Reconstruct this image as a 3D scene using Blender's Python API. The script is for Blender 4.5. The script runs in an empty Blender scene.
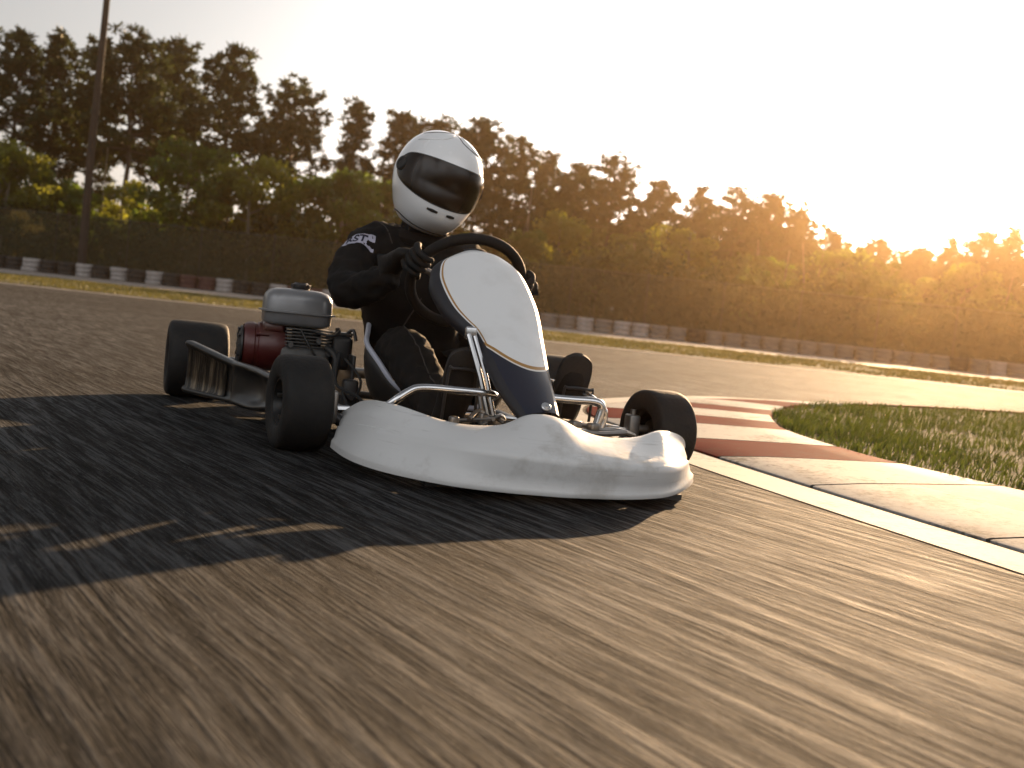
import bpy, bmesh, math, random
from math import sin, cos, pi, radians as R
from mathutils import Vector as V, Matrix, noise
from mathutils.bvhtree import BVHTree

scene = bpy.context.scene
COL = scene.collection
random.seed(7)

# ------------------------------------------------------------------ settings
SUN_AZ, SUN_EL = 21.5, 14.0          # degrees, azimuth measured from +Y towards +X
SUN_STR, SKY_STR, EXPO = 5.0, 0.046, 1.44
HAZE = 0.00056
FILL_CLOUD = 15.5                           # radiance of the added fill-light cloud bank, in the sky texture's units
KART_LOC = V((-.06, 3.245, 0)); KART_YAW = R(18)

# ------------------------------------------------------------------ helpers
def tag(o, label=None, cat=None, group=None, kind=None):
    if label: o['label'] = label
    if cat: o['category'] = cat
    if group: o['group'] = group
    if kind: o['kind'] = kind
    return o

def empty(name, loc=(0, 0, 0), rz=0):
    o = bpy.data.objects.new(name, None); COL.objects.link(o)
    o.location = loc; o.rotation_euler = (0, 0, rz); o.empty_display_size = .1
    return o

def catmull(pts, n):
    """resample a list of points (tuples of any size) with a Catmull-Rom spline, n steps per span"""
    out = []
    P = [V(p) for p in pts]
    for i in range(len(P)-1):
        p0 = P[max(i-1, 0)]; p1 = P[i]; p2 = P[i+1]; p3 = P[min(i+2, len(P)-1)]
        for k in range(n):
            t = k/n
            out.append(.5*((2*p1)+(p2-p0)*t+(2*p0-5*p1+4*p2-p3)*t*t+(3*p1-p0-3*p2+p3)*t**3))
    out.append(P[-1].copy())
    return out

class MB:
    def __init__(s): s.v = []; s.f = []; s.m = []; s.uv = {}
    def face(s, idx, mi=0): s.f.append(tuple(idx)); s.m.append(mi)
    def box(s, c, d, rot=None, mi=0, bev=0):
        c = V(c); hx, hy, hz = d[0]/2, d[1]/2, d[2]/2
        if bev > 0:
            bm = bmesh.new(); bmesh.ops.create_cube(bm, size=1)
            for v in bm.verts: v.co = V((v.co.x*d[0], v.co.y*d[1], v.co.z*d[2]))
            bmesh.ops.bevel(bm, geom=bm.edges[:], offset=bev, segments=3, profile=.5, affect='EDGES')
            s.add_bm(bm, c, rot, mi); return
        b = len(s.v)
        for x in (-hx, hx):
            for y in (-hy, hy):
                for z in (-hz, hz):
                    p = V((x, y, z))
                    if rot: p = rot @ p
                    s.v.append(c+p)
        for q in ((0, 1, 3, 2), (4, 6, 7, 5), (0, 4, 5, 1), (2, 3, 7, 6), (0, 2, 6, 4), (1, 5, 7, 3)):
            s.face([b+i for i in q], mi)
    def add_bm(s, bm, c=V((0, 0, 0)), rot=None, mi=0):
        b = len(s.v); bm.verts.ensure_lookup_table(); bm.verts.index_update()
        for v in bm.verts: s.v.append(c+(rot @ v.co if rot else v.co))
        for f in bm.faces: s.face([b+v.index for v in f.verts], mi)
        bm.free()
    def rings(s, rings, closed=True, cap=True, mi=0):
        b = len(s.v); n = len(rings[0])
        for r in rings: s.v += [V(p) for p in r]
        for i in range(len(rings)-1):
            for j in range(n if closed else n-1):
                a = b+i*n+j; c = b+i*n+(j+1) % n
                s.face((a, c, c+n, a+n), mi)
        if cap:
            s.face([b+j for j in range(n)][::-1], mi)
            s.face([b+(len(rings)-1)*n+j for j in range(n)], mi)
    def tube(s, path, r, n=10, mi=0, smooth=0, cap=True, closed=False):
        P = [V(p) for p in path]
        if smooth: P = catmull(P, smooth)
        rad = (lambda i: r[0]+(r[1]-r[0])*i/(len(P)-1)) if isinstance(r, (tuple, list)) else (lambda i: r)
        rg = []; up = None
        for i, p in enumerate(P):
            if closed: t = (P[(i+1) % len(P)]-P[i-1]).normalized()
            else: t = (P[min(i+1, len(P)-1)]-P[max(i-1, 0)]).normalized()
            if up is None:
                up = V((0, 0, 1)) if abs(t.z) < .9 else V((1, 0, 0))
            a = t.cross(up).normalized(); up = a.cross(t).normalized()
            rg.append([p+(a*cos(2*pi*k/n)+up*sin(2*pi*k/n))*rad(i) for k in range(n)])
        if closed: rg.append(rg[0]); cap = False
        s.rings(rg, True, cap, mi)
    def lathe(s, prof, M=None, n=32, mi=0, closed=False):
        """profile of (radius, along) round local X axis"""
        rg = []
        for k in range(n):
            a = 2*pi*k/n
            rg.append([V((x, r*cos(a), r*sin(a))) for r, x in prof])
        rg.append(rg[0])
        if M is not None: rg = [[M @ p for p in r] for r in rg]
        s.rings(rg, closed, False, mi)
    def build(s, name, mats, parent=None, sharp=40, smooth=True, weld=True):
        me = bpy.data.meshes.new(name)
        me.from_pydata([tuple(v) for v in s.v], [], s.f)
        for m in (mats if isinstance(mats, (list, tuple)) else [mats]): me.materials.append(m)
        me.polygons.foreach_set('material_index', s.m)
        if weld or sharp:
            bm = bmesh.new(); bm.from_mesh(me)
            if weld: bmesh.ops.remove_doubles(bm, verts=bm.verts[:], dist=1e-5)
            bmesh.ops.recalc_face_normals(bm, faces=bm.faces[:])
            for e in bm.edges:
                if len(e.link_faces) == 2 and e.calc_face_angle(0) > R(sharp): e.smooth = False
            for f in bm.faces: f.smooth = smooth
            bm.to_mesh(me); bm.free()
        me.update()
        o = bpy.data.objects.new(name, me); COL.objects.link(o)
        if parent: o.parent = parent
        return o

def fastmesh(name, verts, faces, mats, parent=None, mi=None):
    me = bpy.data.meshes.new(name)
    me.from_pydata(verts, [], faces)
    for m in (mats if isinstance(mats, (list, tuple)) else [mats]): me.materials.append(m)
    if mi: me.polygons.foreach_set('material_index', mi)
    me.update()
    o = bpy.data.objects.new(name, me); COL.objects.link(o)
    if parent: o.parent = parent
    return o

def bake(o):
    dg = bpy.context.evaluated_depsgraph_get(); dg.update()
    me = bpy.data.meshes.new_from_object(o.evaluated_get(dg), depsgraph=dg)
    o.modifiers.clear(); old = o.data; o.data = me; me.name = o.name
    for p in me.polygons: p.use_smooth = True
    return o

def skin(name, joints, edges, m, parent=None, root=0, sub=2, disp=0, dscale=.05):
    """joints: list of (x,y,z,rx[,ry]); grows one continuous skin surface"""
    me = bpy.data.meshes.new(name)
    me.from_pydata([j[:3] for j in joints], edges, [])
    o = bpy.data.objects.new(name, me); COL.objects.link(o)
    o.modifiers.new('s', 'SKIN').use_smooth_shade = True
    sv = me.skin_vertices[0].data if me.skin_vertices else None
    if sv is None:
        bm = bmesh.new(); bm.from_mesh(me); bm.verts.layers.skin.verify(); bm.to_mesh(me); bm.free()
        sv = me.skin_vertices[0].data
    for i, j in enumerate(joints):
        sv[i].radius = (j[3], j[4] if len(j) > 4 else j[3]); sv[i].use_root = (i == root)
    ss = o.modifiers.new('u', 'SUBSURF'); ss.levels = sub; ss.render_levels = sub
    bake(o)
    if disp:
        for v in o.data.vertices:
            p = v.co
            n = noise.noise(p/dscale)+.5*noise.noise(p/(dscale*.5))
            r = 1-abs(noise.noise(V((p.x, p.y*1.0, p.z*1.6))/(dscale*.9)+V((9, 2, 4))))
            v.co = p+v.normal*disp*(n*.5+(r-.75)*.9)
        o.data.update()
    o.data.materials.clear(); o.data.materials.append(m)
    if parent: o.parent = parent
    return o

# ------------------------------------------------------------------ materials
class NT:
    def __init__(s, name):
        s.mat = bpy.data.materials.new(name); s.mat.use_nodes = True
        s.t = s.mat.node_tree; s.n = s.t.nodes; s.l = s.t.links
        s.b = s.n['Principled BSDF']; s.out = s.n['Material Output']
    def new(s, typ, **k):
        n = s.n.new(typ)
        for a, v in k.items():
            if a.startswith('i_'):
                key = a[2:]; key = int(key) if key.isdigit() else key.replace('_', ' ')
                n.inputs[key].default_value = v
            else: setattr(n, a, v)
        return n
    def link(s, a, b): s.l.new(a, b)
    def math(s, op, a, b=None, clamp=False):
        n = s.new('ShaderNodeMath', operation=op, use_clamp=clamp)
        for i, x in enumerate((a, b)):
            if x is None: continue
            if isinstance(x, (int, float)): n.inputs[i].default_value = x
            else: s.link(x, n.inputs[i])
        return n.outputs[0]
    def ramp(s, fac, stops, interp='LINEAR'):
        n = s.new('ShaderNodeValToRGB'); cr = n.color_ramp; cr.interpolation = interp
        while len(cr.elements) < len(stops): cr.elements.new(.5)
        for e, (p, c) in zip(cr.elements, stops):
            e.position = p; e.color = (c, c, c, 1) if isinstance(c, (int, float)) else (*c, 1)
        s.link(fac, n.inputs[0]); return n.outputs[0]
    def mix(s, fac, a, b, blend='MIX'):
        n = s.new('ShaderNodeMix', data_type='RGBA', blend_type=blend)
        for sock, x in ((n.inputs[0], fac), (n.inputs[6], a), (n.inputs[7], b)):
            if isinstance(x, (int, float)): sock.default_value = x
            elif isinstance(x, tuple): sock.default_value = (*x, 1) if len(x) == 3 else x
            else: s.link(x, sock)
        return n.outputs[2]
    def noise(s, vec, scale, detail=3, rough=.55, dist=0):
        n = s.new('ShaderNodeTexNoise', i_Scale=scale, i_Detail=detail, i_Roughness=rough, i_Distortion=dist)
        if vec is not None: s.link(vec, n.inputs['Vector'])
        return n.outputs['Fac']
    def bump(s, h, strength=.3, dist=.01, nrm=None):
        n = s.new('ShaderNodeBump', i_Strength=strength, i_Distance=dist)
        s.link(h, n.inputs['Height'])
        if nrm is not None: s.link(nrm, n.inputs['Normal'])
        return n.outputs[0]
    def set(s, **k):
        for a, v in k.items():
            i = s.b.inputs[a.replace('_', ' ')]
            if isinstance(v, (int, float)): i.default_value = v
            elif isinstance(v, tuple): i.default_value = (*v, 1) if len(v) == 3 else v
            else: s.link(v, i)
    @property
    def obj(s): return s.new('ShaderNodeTexCoord').outputs['Object']

def simple(name, c, rough=.5, metal=0, var=.25, scale=20, bump=0, bscale=200, coat=0, dirt=0, **k):
    t = NT(name); o = t.obj
    f = t.noise(o, scale, 4)
    a = tuple(x*(1-var) for x in c); b = tuple(min(1, x*(1+var)) for x in c)
    col = t.mix(f, a, b)
    if dirt:
        d = t.noise(o, 9, 6, .7); d = t.ramp(d, [(.48, 0), (.75, dirt)])
        col = t.mix(d, col, (.09, .07, .05))
    rr = t.noise(o, scale*2.3, 3); rr = t.math('MULTIPLY_ADD', rr, .25); 
    t.n[-1].inputs[2].default_value = max(.02, rough-.12)
    t.set(Base_Color=col, Roughness=rr, Metallic=metal, Coat_Weight=coat, **k)
    if coat: t.b.inputs['Coat Roughness'].default_value = .08
    if bump: t.set(Normal=t.bump(t.noise(o, bscale, 3), bump, .004))
    return t.mat

M = {}
M['tyre'] = simple('tyre_rubber', (.0085, .008, .0078), .7, 0, .35, 14, .35, 90, dirt=.12, Specular_IOR_Level=.3)
M['rim'] = simple('rim_metal', (.02, .02, .02), .4, .6, .3, 30)
M['hub'] = simple('hub_steel', (.30, .29, .28), .32, 1, .3, 40)
M['chrome'] = simple('bright_tube', (.55, .55, .56), .2, 1, .15, 30)
M['frame'] = simple('frame_paint', (.02, .02, .022), .35, .2, .4, 20)
M['dark'] = simple('dark_plastic', (.018, .017, .017), .45, 0, .3, 20)
M['steel'] = simple('worn_steel', (.22, .21, .20), .4, .9, .4, 25)
def bumper_material():
    t = NT('scuffed_white_plastic'); o = t.obj
    def sc(v, scale, det=4, r=.6):
        mp = t.new('ShaderNodeMapping'); mp.inputs['Scale'].default_value = v; t.link(o, mp.inputs[0]); return t.noise(mp.outputs[0], scale, det, r)
    base = t.mix(t.noise(o, 7, 4), (.54, .54, .535), (.60, .60, .595))
    smudge = t.ramp(t.noise(o, 5.5, 6, .68), [(.52, 0), (.68, .6)])
    scr = t.ramp(sc((6, 6, 160), 1, 3), [(.60, 0), (.66, .40)]); patch = t.ramp(t.noise(o, 3.5, 3), [(.45, 0), (.58, 1)])
    rub = t.ramp(sc((9, 9, 60), 1, 4), [(.62, 0), (.70, .7)])
    sp = t.new('ShaderNodeSeparateXYZ'); t.link(o, sp.inputs[0])
    low = t.ramp(t.math('ADD', sp.outputs[2], t.math('MULTIPLY', t.noise(o, 22, 4), .05)), [(.045, .6), (.085, 0)])
    col = t.mix(smudge, base, (.30, .28, .25)); col = t.mix(t.math('MULTIPLY', scr, patch), col, (.25, .24, .23))
    col = t.mix(t.math('MULTIPLY', rub, low), col, (.05, .048, .045)); col = t.mix(t.math('MULTIPLY', low, .4), col, (.28, .25, .21))
    t.set(Base_Color=col, Roughness=t.ramp(smudge, [(0, .42), (.6, .7)]), Normal=t.bump(t.math('ADD', t.noise(o, 60, 3), scr), .08, .004)); return t.mat
M['bumper'] = bumper_material()
M['helmet'] = simple('helmet_gloss_white', (.78, .78, .78), .22, 0, .03, 4, coat=.6)
M['visor'] = simple('smoked_visor', (.016, .010, .006), .12, 0, .2, 3, Specular_IOR_Level=.32)
M['gasket'] = simple('visor_gasket', (.01, .01, .01), .6, 0)
M['suit'] = simple('race_suit_cloth', (.0075, .0068, .0064), .9, 0, .35, 18, .35, 380, Specular_IOR_Level=.22)
M['suit_seam'] = simple('suit_seam_piping', (.03, .027, .025), .8, 0, .3, 30)
M['glove'] = simple('glove_leather', (.008, .0075, .007), .7, 0, .35, 40, .4, 160, Specular_IOR_Level=.3)
M['boot'] = simple('boot_suede', (.009, .008, .0075), .8, 0, .35, 40, .3, 150, Specular_IOR_Level=.25)
M['sole'] = simple('boot_sole_rubber', (.016, .013, .011), .8, 0, .3, 60, .5, 90)
M['seat'] = simple('seat_fibreglass', (.022, .021, .020), .45, 0, .3, 10)
M['lip'] = simple('seat_edge_trim', (.42, .43, .50), .5, 0, .1, 10)
M['tank'] = simple('tank_grey_paint', (.20, .20, .205), .36, .3, .15, 10, coat=.3, dirt=.35)
M['red'] = simple('red_shroud_paint', (.062, .007, .006), .42, .1, .4, 14, coat=.2, dirt=.5)
M['engine'] = simple('cast_engine_alloy', (.09, .088, .085), .55, .6, .5, 40, .3, 120)
M['rubber'] = simple('hose_rubber', (.012, .012, .012), .6)
M['grip'] = simple('wheel_grip', (.008, .0075, .007), .75, 0, .3, 60, .5, 260, Specular_IOR_Level=.3)
M['badge'] = simple('badge_silver', (.7, .7, .7), .3, 1)
M['patch'] = simple('patch_pale', (.42, .41, .50), .8, 0, .1, 60)
M['patchink'] = simple('patch_ink', (.015, .015, .03), .8)
M['pod'] = simple('side_pod_gloss', (.009, .0085, .008), .34, .0, .4, 6, coat=.12)
def foil_material():
    t = NT('side_pod_foil'); o = t.obj
    mp = t.new('ShaderNodeMapping'); mp.inputs['Scale'].default_value = (30, 42, 5); t.link(o, mp.inputs[0])
    f = t.noise(mp.outputs[0], 1, 4, .6); g = t.noise(o, 60, 3)
    col = t.ramp(f, [(.42, (.012, .011, .010)), (.52, (.07, .055, .04)), (.64, (.34, .27, .19))])  # bright streaks are reflections put into the foil's base colour
    t.set(Base_Color=col, Metallic=.8, Roughness=.3, Normal=t.bump(f, .5, .01)); return t.mat
M['podfilm'] = foil_material()
M['wood_pole'] = simple('weathered_pole_timber', (.022, .014, .010), .9, 0, .4, 3, .5, 30)
M['fence_post'] = simple('fence_post_steel', (.05, .046, .04), .7, .2)
M['dirtwhite'] = None

def panel_material():
    t = NT('nose_panel_paint')
    uv = t.new('ShaderNodeUVMap').outputs[0]
    sp = t.new('ShaderNodeSeparateXYZ'); t.link(uv, sp.inputs[0]); a, b = sp.outputs[0], sp.outputs[1]
    # lower colour boundary: tb(a) = .588 + .40a - .29a^2
    a2 = t.math('MULTIPLY', a, a)
    tb = t.math('SUBTRACT', t.math('ADD', t.math('MULTIPLY', a, .40), .592), t.math('MULTIPLY', a2, .29))
    db = t.math('SUBTRACT', b, tb)
    navy = (.011, .014, .027); gold = (.36, .19, .05); white = (.74, .74, .735); pale = (.7, .66, .6)
    o = t.obj
    wn = t.noise(o, 10, 5, .65); wcol = t.mix(t.ramp(wn, [(.5, 0), (.85, .35)]), white, (.45, .42, .38))
    col = wcol
    # border pinstripe: distance from left / top edge
    e = t.math('MINIMUM', t.math('MULTIPLY', a, .22), t.math('MULTIPLY', t.math('ADD', b, -.0), .75))
    gb = t.math('MULTIPLY', t.math('GREATER_THAN', e, .004), t.math('LESS_THAN', e, .0085))
    col = t.mix(gb, col, gold)
    # lower gold band, thin pale line, navy
    col = t.mix(t.math('GREATER_THAN', db, -.028), col, gold)
    col = t.mix(t.math('GREATER_THAN', db, -.004), col, pale)
    col = t.mix(t.math('GREATER_THAN', db, .008), col, navy)
    t.set(Base_Color=col, Roughness=.3, Coat_Weight=.5, Coat_Roughness=.1)
    t.set(Normal=t.bump(t.noise(o, 14, 3), .04, .01))
    return t.mat
M['panel'] = panel_material()
M['panelside'] = simple('nose_panel_navy_rim', (.008, .009, .014), .5, 0, .2, 10)

STREAK = (-.56, .83)
def asphalt_material():
    t = NT('asphalt'); o = t.obj
    sp = t.new('ShaderNodeSeparateXYZ'); t.link(o, sp.inputs[0])
    x, y = sp.outputs[0], sp.outputs[1]
    al = t.math('ADD', t.math('MULTIPLY', x, STREAK[0]), t.math('MULTIPLY', y, STREAK[1]))
    ac = t.math('ADD', t.math('MULTIPLY', x, STREAK[1]), t.math('MULTIPLY', y, -STREAK[0]))
    # gentle wander of the drag marks
    wob = t.noise(o, .9, 2); ac = t.math('ADD', ac, t.math('MULTIPLY', wob, .05))
    def vec(sa, sl):
        c = t.new('ShaderNodeCombineXYZ')
        t.link(t.math('MULTIPLY', ac, sa), c.inputs[0]); t.link(t.math('MULTIPLY', al, sl), c.inputs[1]); return c.outputs[0]
    f1 = t.noise(vec(100, 3.6), 1, 5, .72)
    f2 = t.noise(vec(34, 2.6), 1, 4, .6)
    f3 = t.noise(vec(9, .55), 1, 3, .55)
    vn = t.noise(vec(26, .85), 1, 4, .6); vein = t.ramp(t.math('ABSOLUTE', t.math('SUBTRACT', vn, .5)), [(.0, 1), (.032, 0)])
    vn2 = t.noise(vec(60, 2.2), 1, 3, .6); lite = t.ramp(t.math('ABSOLUTE', t.math('SUBTRACT', vn2, .52)), [(.0, 1), (.03, 0)])
    st = t.noise(o, .35, 4, .6)
    ag = t.noise(o, 260, 2, .6)
    ag2 = t.noise(vec(150, 45), 1, 3, .7)
    h = t.math('ADD', t.math('MULTIPLY', f1, .6), t.math('ADD', t.math('MULTIPLY', f2, .9), t.math('MULTIPLY', ag, .12)))
    h = t.math('SUBTRACT', h, t.math('MULTIPLY', vein, .25))
    k = t.math('ADD', t.math('MULTIPLY', f1, .62), t.math('MULTIPLY', f2, .38))
    col = t.ramp(k, [(.43, (.0045, .0048, .0053)), (.50, (.0215, .023, .0255)), (.565, (.092, .094, .098))])
    col = t.mix(t.math('MULTIPLY', lite, .6), col, (.15, .152, .155)); col = t.mix(t.math('MULTIPLY', vein, .9), col, (.006, .0055, .005))
    col = t.mix(t.ramp(f3, [(.28, .8), (.44, 0)]), col, (.010, .0095, .009))
    col = t.mix(t.ramp(st, [(.38, .6), (.60, 0)]), col, (.011, .0105, .010))
    col = t.mix(t.ramp(ag2, [(.60, 0), (.70, .55)]), col, (.14, .135, .125))
    rg = t.ramp(f2, [(.3, .9), (.7, .68)])
    t.set(Base_Color=col, Roughness=rg)
    t.b.inputs['Specular IOR Level'].default_value = .055
    n1 = t.bump(t.math('ADD', f3, t.math('MULTIPLY', st, .5)), .12, .05)
    t.set(Normal=t.bump(h, 1.0, .028, n1))
    return t.mat
M['asphalt'] = asphalt_material()

def paint_material(name, c, wear=.45, under=(.07, .062, .055), spec=.02):
    t = NT(name); o = t.obj
    w = t.noise(o, 2.2, 6, .72); w2 = t.noise(o, 40, 4, .7)
    f = t.ramp(t.math('ADD', t.math('MULTIPLY', w, .6), t.math('MULTIPLY', w2, .4)), [(.50, 0), (.60, wear)])
    sp = t.new('ShaderNodeSeparateXYZ'); t.link(o, sp.inputs[0])
    col = t.mix(t.noise(o, 6, 4), c, tuple(v*.8 for v in c))
    t.set(Base_Color=t.mix(f, col, under), Roughness=.75); t.b.inputs['Specular IOR Level'].default_value = spec
    t.set(Normal=t.bump(t.math('ADD', w2, t.noise(o, 150, 3)), .25, .004))
    return t.mat
M['white_paint'] = paint_material('white_track_paint', (.38, .37, .35), .5, (.07, .062, .055), .06)
M['kerb_white'] = paint_material('kerb_white_paint', (.40, .39, .375), .75, (.07, .063, .056))
M['kerb_red'] = paint_material('kerb_red_paint', (.13, .016, .015), .5, (.10, .05, .042), 0.003)
M['kerb_faded'] = paint_material('kerb_faded_red_paint', (.27, .12, .085), .6, (.22, .18, .15), .05)
M['concrete'] = paint_material('dusty_concrete', (.24, .21, .185), .4, (.15, .13, .11), .35)

def ground_material(name, a, b, sc=.6, bs=8):
    t = NT(name); o = t.obj
    col = t.mix(t.ramp(t.noise(o, sc, 6, .65), [(.35, 0), (.65, 1)]), a, b)
    t.set(Base_Color=col, Roughness=.95)
    t.b.inputs['Specular IOR Level'].default_value = .15
    t.set(Normal=t.bump(t.noise(o, bs, 5, .7), .6, .05))
    return t.mat
M['ground'] = ground_material('forest_floor', (.035, .028, .017), (.055, .055, .022))
M['soil'] = ground_material('grass_soil', (.025, .024, .010), (.04, .045, .014), 3, 20)
M['verge'] = ground_material('verge_turf', (.055, .055, .02), (.10, .088, .035), .8, 12)

def leaf_material(name, a, b, trans, sc=1.2, tw=.45):
    t = NT(name); o = t.obj
    f = t.ramp(t.noise(o, sc, 4, .6), [(.35, 0), (.65, 1)])
    ri = t.new('ShaderNodeObjectInfo').outputs['Random']
    col = t.mix(f, a, b)
    hs = t.new('ShaderNodeHueSaturation'); t.link(col, hs.inputs['Color'])
    t.link(t.math('ADD', t.math('MULTIPLY', ri, .5), .75), hs.inputs['Value'])
    d = t.new('ShaderNodeBsdfDiffuse'); t.link(hs.outputs[0], d.inputs[0])
    tr = t.new('ShaderNodeBsdfTranslucent')
    t.link(t.mix(f, tuple(v*.6 for v in trans), trans), tr.inputs[0])
    m = t.new('ShaderNodeMixShader', i_0=tw); t.link(d.outputs[0], m.inputs[1]); t.link(tr.outputs[0], m.inputs[2])
    g = t.new('ShaderNodeBsdfGlossy', i_Roughness=.45); g.inputs[0].default_value = (.9, .9, .8, 1)
    m2 = t.new('ShaderNodeMixShader', i_0=.02); t.link(m.outputs[0], m2.inputs[1]); t.link(g.outputs[0], m2.inputs[2])
    t.link(m2.outputs[0], t.out.inputs[0]); t.n.remove(t.b)
    return t.mat
M['needle'] = leaf_material('pine_needles', (.008, .015, .006), (.016, .026, .009), (.060, .075, .015), 1.0, .30)
M['leaf'] = leaf_material('broad_leaves', (.018, .034, .007), (.038, .058, .010), (.20, .30, .035), .8, .5)
M['leafy'] = leaf_material('yellowing_leaves', (.050, .062, .010), (.085, .088, .014), (.34, .36, .035), .8, .5)
M['under'] = leaf_material('undergrowth_leaves', (.008, .014, .005), (.022, .032, .008), (.10, .13, .018), .35, .4)
M['grass'] = leaf_material('grass_blades', (.022, .042, .008), (.062, .075, .015), (.10, .13, .02), 2.4, .4)
M['vgrass'] = leaf_material('verge_grass_blades', (.06, .068, .02), (.11, .10, .038), (.16, .145, .045), .6, .4)
M['bark'] = simple('pine_bark', (.045, .032, .024), .9, 0, .4, 3, .8, 12)
M['bark2'] = simple('pale_bark', (.12, .10, .075), .9, 0, .4, 3, .6, 12)

def net_material():
    t = NT('fence_mesh_fabric'); o = t.obj
    w = t.noise(o, .5, 4, .6)
    col = t.mix(w, (.030, .032, .022), (.055, .055, .038))
    d = t.new('ShaderNodeBsdfDiffuse'); t.link(col, d.inputs[0])
    tl = t.new('ShaderNodeBsdfTranslucent'); tl.inputs[0].default_value = (.05, .045, .02, 1)
    m0 = t.new('ShaderNodeMixShader', i_0=.3); t.link(d.outputs[0], m0.inputs[1]); t.link(tl.outputs[0], m0.inputs[2])
    tr = t.new('ShaderNodeBsdfTransparent')
    m = t.new('ShaderNodeMixShader'); t.link(t.math('MULTIPLY_ADD', w, .3), m.inputs[0])
    t.n[-1].inputs[2].default_value = .45
    t.link(tr.outputs[0], m.inputs[1]); t.link(m0.outputs[0], m.inputs[2])
    t.link(m.outputs[0], t.out.inputs[0]); t.n.remove(t.b)
    return t.mat
M['net'] = net_material()
M['t_white'] = simple('white_painted_tyre', (.27, .25, .24), .8, 0, .3, 4, .3, 40, dirt=.75)
M['t_red'] = simple('red_painted_tyre', (.055, .018, .016), .8, 0, .3, 4, .3, 40, dirt=.5)
M['t_black'] = simple('black_barrier_tyre', (.009, .0085, .008), .8, 0, .3, 4, .3, 40, dirt=.3)
M['t_grey'] = simple('grey_faded_tyre', (.13, .12, .11), .8, 0, .3, 4, .3, 40, dirt=.5)

# ------------------------------------------------------------------ ground, track, kerb
def sheet(name, poly, z, m, kind='structure'):
    o = fastmesh(name, [(x, y, z) for x, y in poly], [tuple(range(len(poly)))], m)
    tag(o, kind=kind); return o

sheet('ground', [(-300, -300), (300, -300), (300, 300), (-300, 300)], -.03, M['ground'])
sheet('race_track', [(-70, -30), (70, -30), (70, 18.7), (-70, 18.7)], 0, M['asphalt'])
sheet('track_edge_line', [(-70, 18.2), (70, 18.2), (70, 18.62), (-70, 18.62)], .004, M['white_paint'])
sheet('grass_verge', [(-70, 18.7), (70, 18.7), (70, 29), (0, 29), (-70, 30)], .012, M['verge'])
sheet('service_path', [(-70, 30.1), (0, 29.1), (70, 29.1), (70, 39), (-70, 43.5)], .004, M['concrete'])

OUT = [(3.6, -1.6), (2.2, .6), (1.62, 1.75), (1.242, 2.663), (1.053, 3.145), (.88, 3.608), (.683, 4.168), (.50, 4.70), (.371, 5.215), (.40, 5.70), (.494, 5.931), (.732, 6.444), (1.078, 7.061), (1.49, 7.622), (1.953, 7.983), (2.647, 8.526), (3.6, 9.25), (5.2, 10.3)]
INN = [(4.3, -.9), (2.95, 1.15), (2.42, 2.1), (2.05, 2.95), (1.80, 3.40), (1.56, 3.84), (1.39, 4.21), (1.28, 4.75), (1.26, 5.15), (1.30, 5.45), (1.33, 5.70), (1.41, 6.1), (1.56, 6.60), (1.81, 7.1), (2.2, 7.72), (2.82, 8.42), (3.75, 9.2), (5.35, 10.22)]
NS = 6
outc = [V((*p, 0)) for p in [tuple(q)[:2] for q in catmull([(a, b, 0) for a, b in OUT], NS)]]
innc = [V((*p, 0)) for p in [tuple(q)[:2] for q in catmull([(a, b, 0) for a, b in INN], NS)]]

def kerb():
    mb = MB(); n = len(outc)
    prof = [(0, -.004), (.0, .006), (.012, .009), (.25, .022), (.5, .030), (.75, .037), (.97, .042), (1.0, .02)]
    JO = [(.746, 3.94), (.732, 4.45), (.42, 5.08), (.41, 5.62), (.58, 6.15), (.86, 6.66), (1.2, 7.25), (1.65, 7.75), (2.2, 8.2), (.93, 3.47), (1.225, 2.74), (1.55, 1.9), (2.0, 1.0)]
    L = [0.0]
    for i in range(1, n): L.append(L[-1]+(outc[i]-outc[i-1]).length)
    def at_len(d):
        for i in range(n-1):
            if L[i+1] >= d or i == n-2:
                f = (d-L[i])/(L[i+1]-L[i]); return outc[i].lerp(outc[i+1], f), innc[i].lerp(innc[i+1], f)
    cuts = sorted(min(((outc[i]-V((*q, 0))).length, L[i]) for i in range(n))[1] for q in JO)
    near = min(((outc[i]-V((.746, 3.94, 0))).length, L[i]) for i in range(n))[1]
    ds = [k*.06 for k in range(int(L[-1]/.06))]
    ds = [d for d in ds if all(abs(d-c) > .02 for c in cuts)]+[c+e for c in cuts for e in (-.007, -.002, .002, .007)]
    ds.sort(); rows = []
    for d in ds:
        a, b = at_len(d); g = .007 if any(abs(d-c) < .004 for c in cuts) else 0
        rows.append([a.lerp(b, t)+V((0, 0, z-(g if 0 < q_ < 7 else 0))) for q_, (t, z) in enumerate(prof)])
    b0 = len(mb.v)
    for r in rows: mb.v += r
    m = len(prof); k0 = sum(1 for c in cuts if c < near-.01)
    for i in range(len(rows)-1):
        dm = (ds[i]+ds[i+1])/2; k = sum(1 for c in cuts if c < dm)-k0-1      # 0 = the first full red block
        for j in range(m-1):
            if any(abs(dm-c) < .006 for c in cuts): mi = 3
            elif k >= 0: mi = 1 if k % 2 == 0 else 0
            elif k in (-2, -4): mi = 2 if j >= 4 else 0
            else: mi = 0
            mb.face((b0+i*m+j, b0+(i+1)*m+j, b0+(i+1)*m+j+1, b0+i*m+j+1), mi)
    o = mb.build('kerb', [M['kerb_white'], M['kerb_red'], M['kerb_faded'], M['t_black']], sharp=50)
    tag(o, kind='structure')
kerb()

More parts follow.
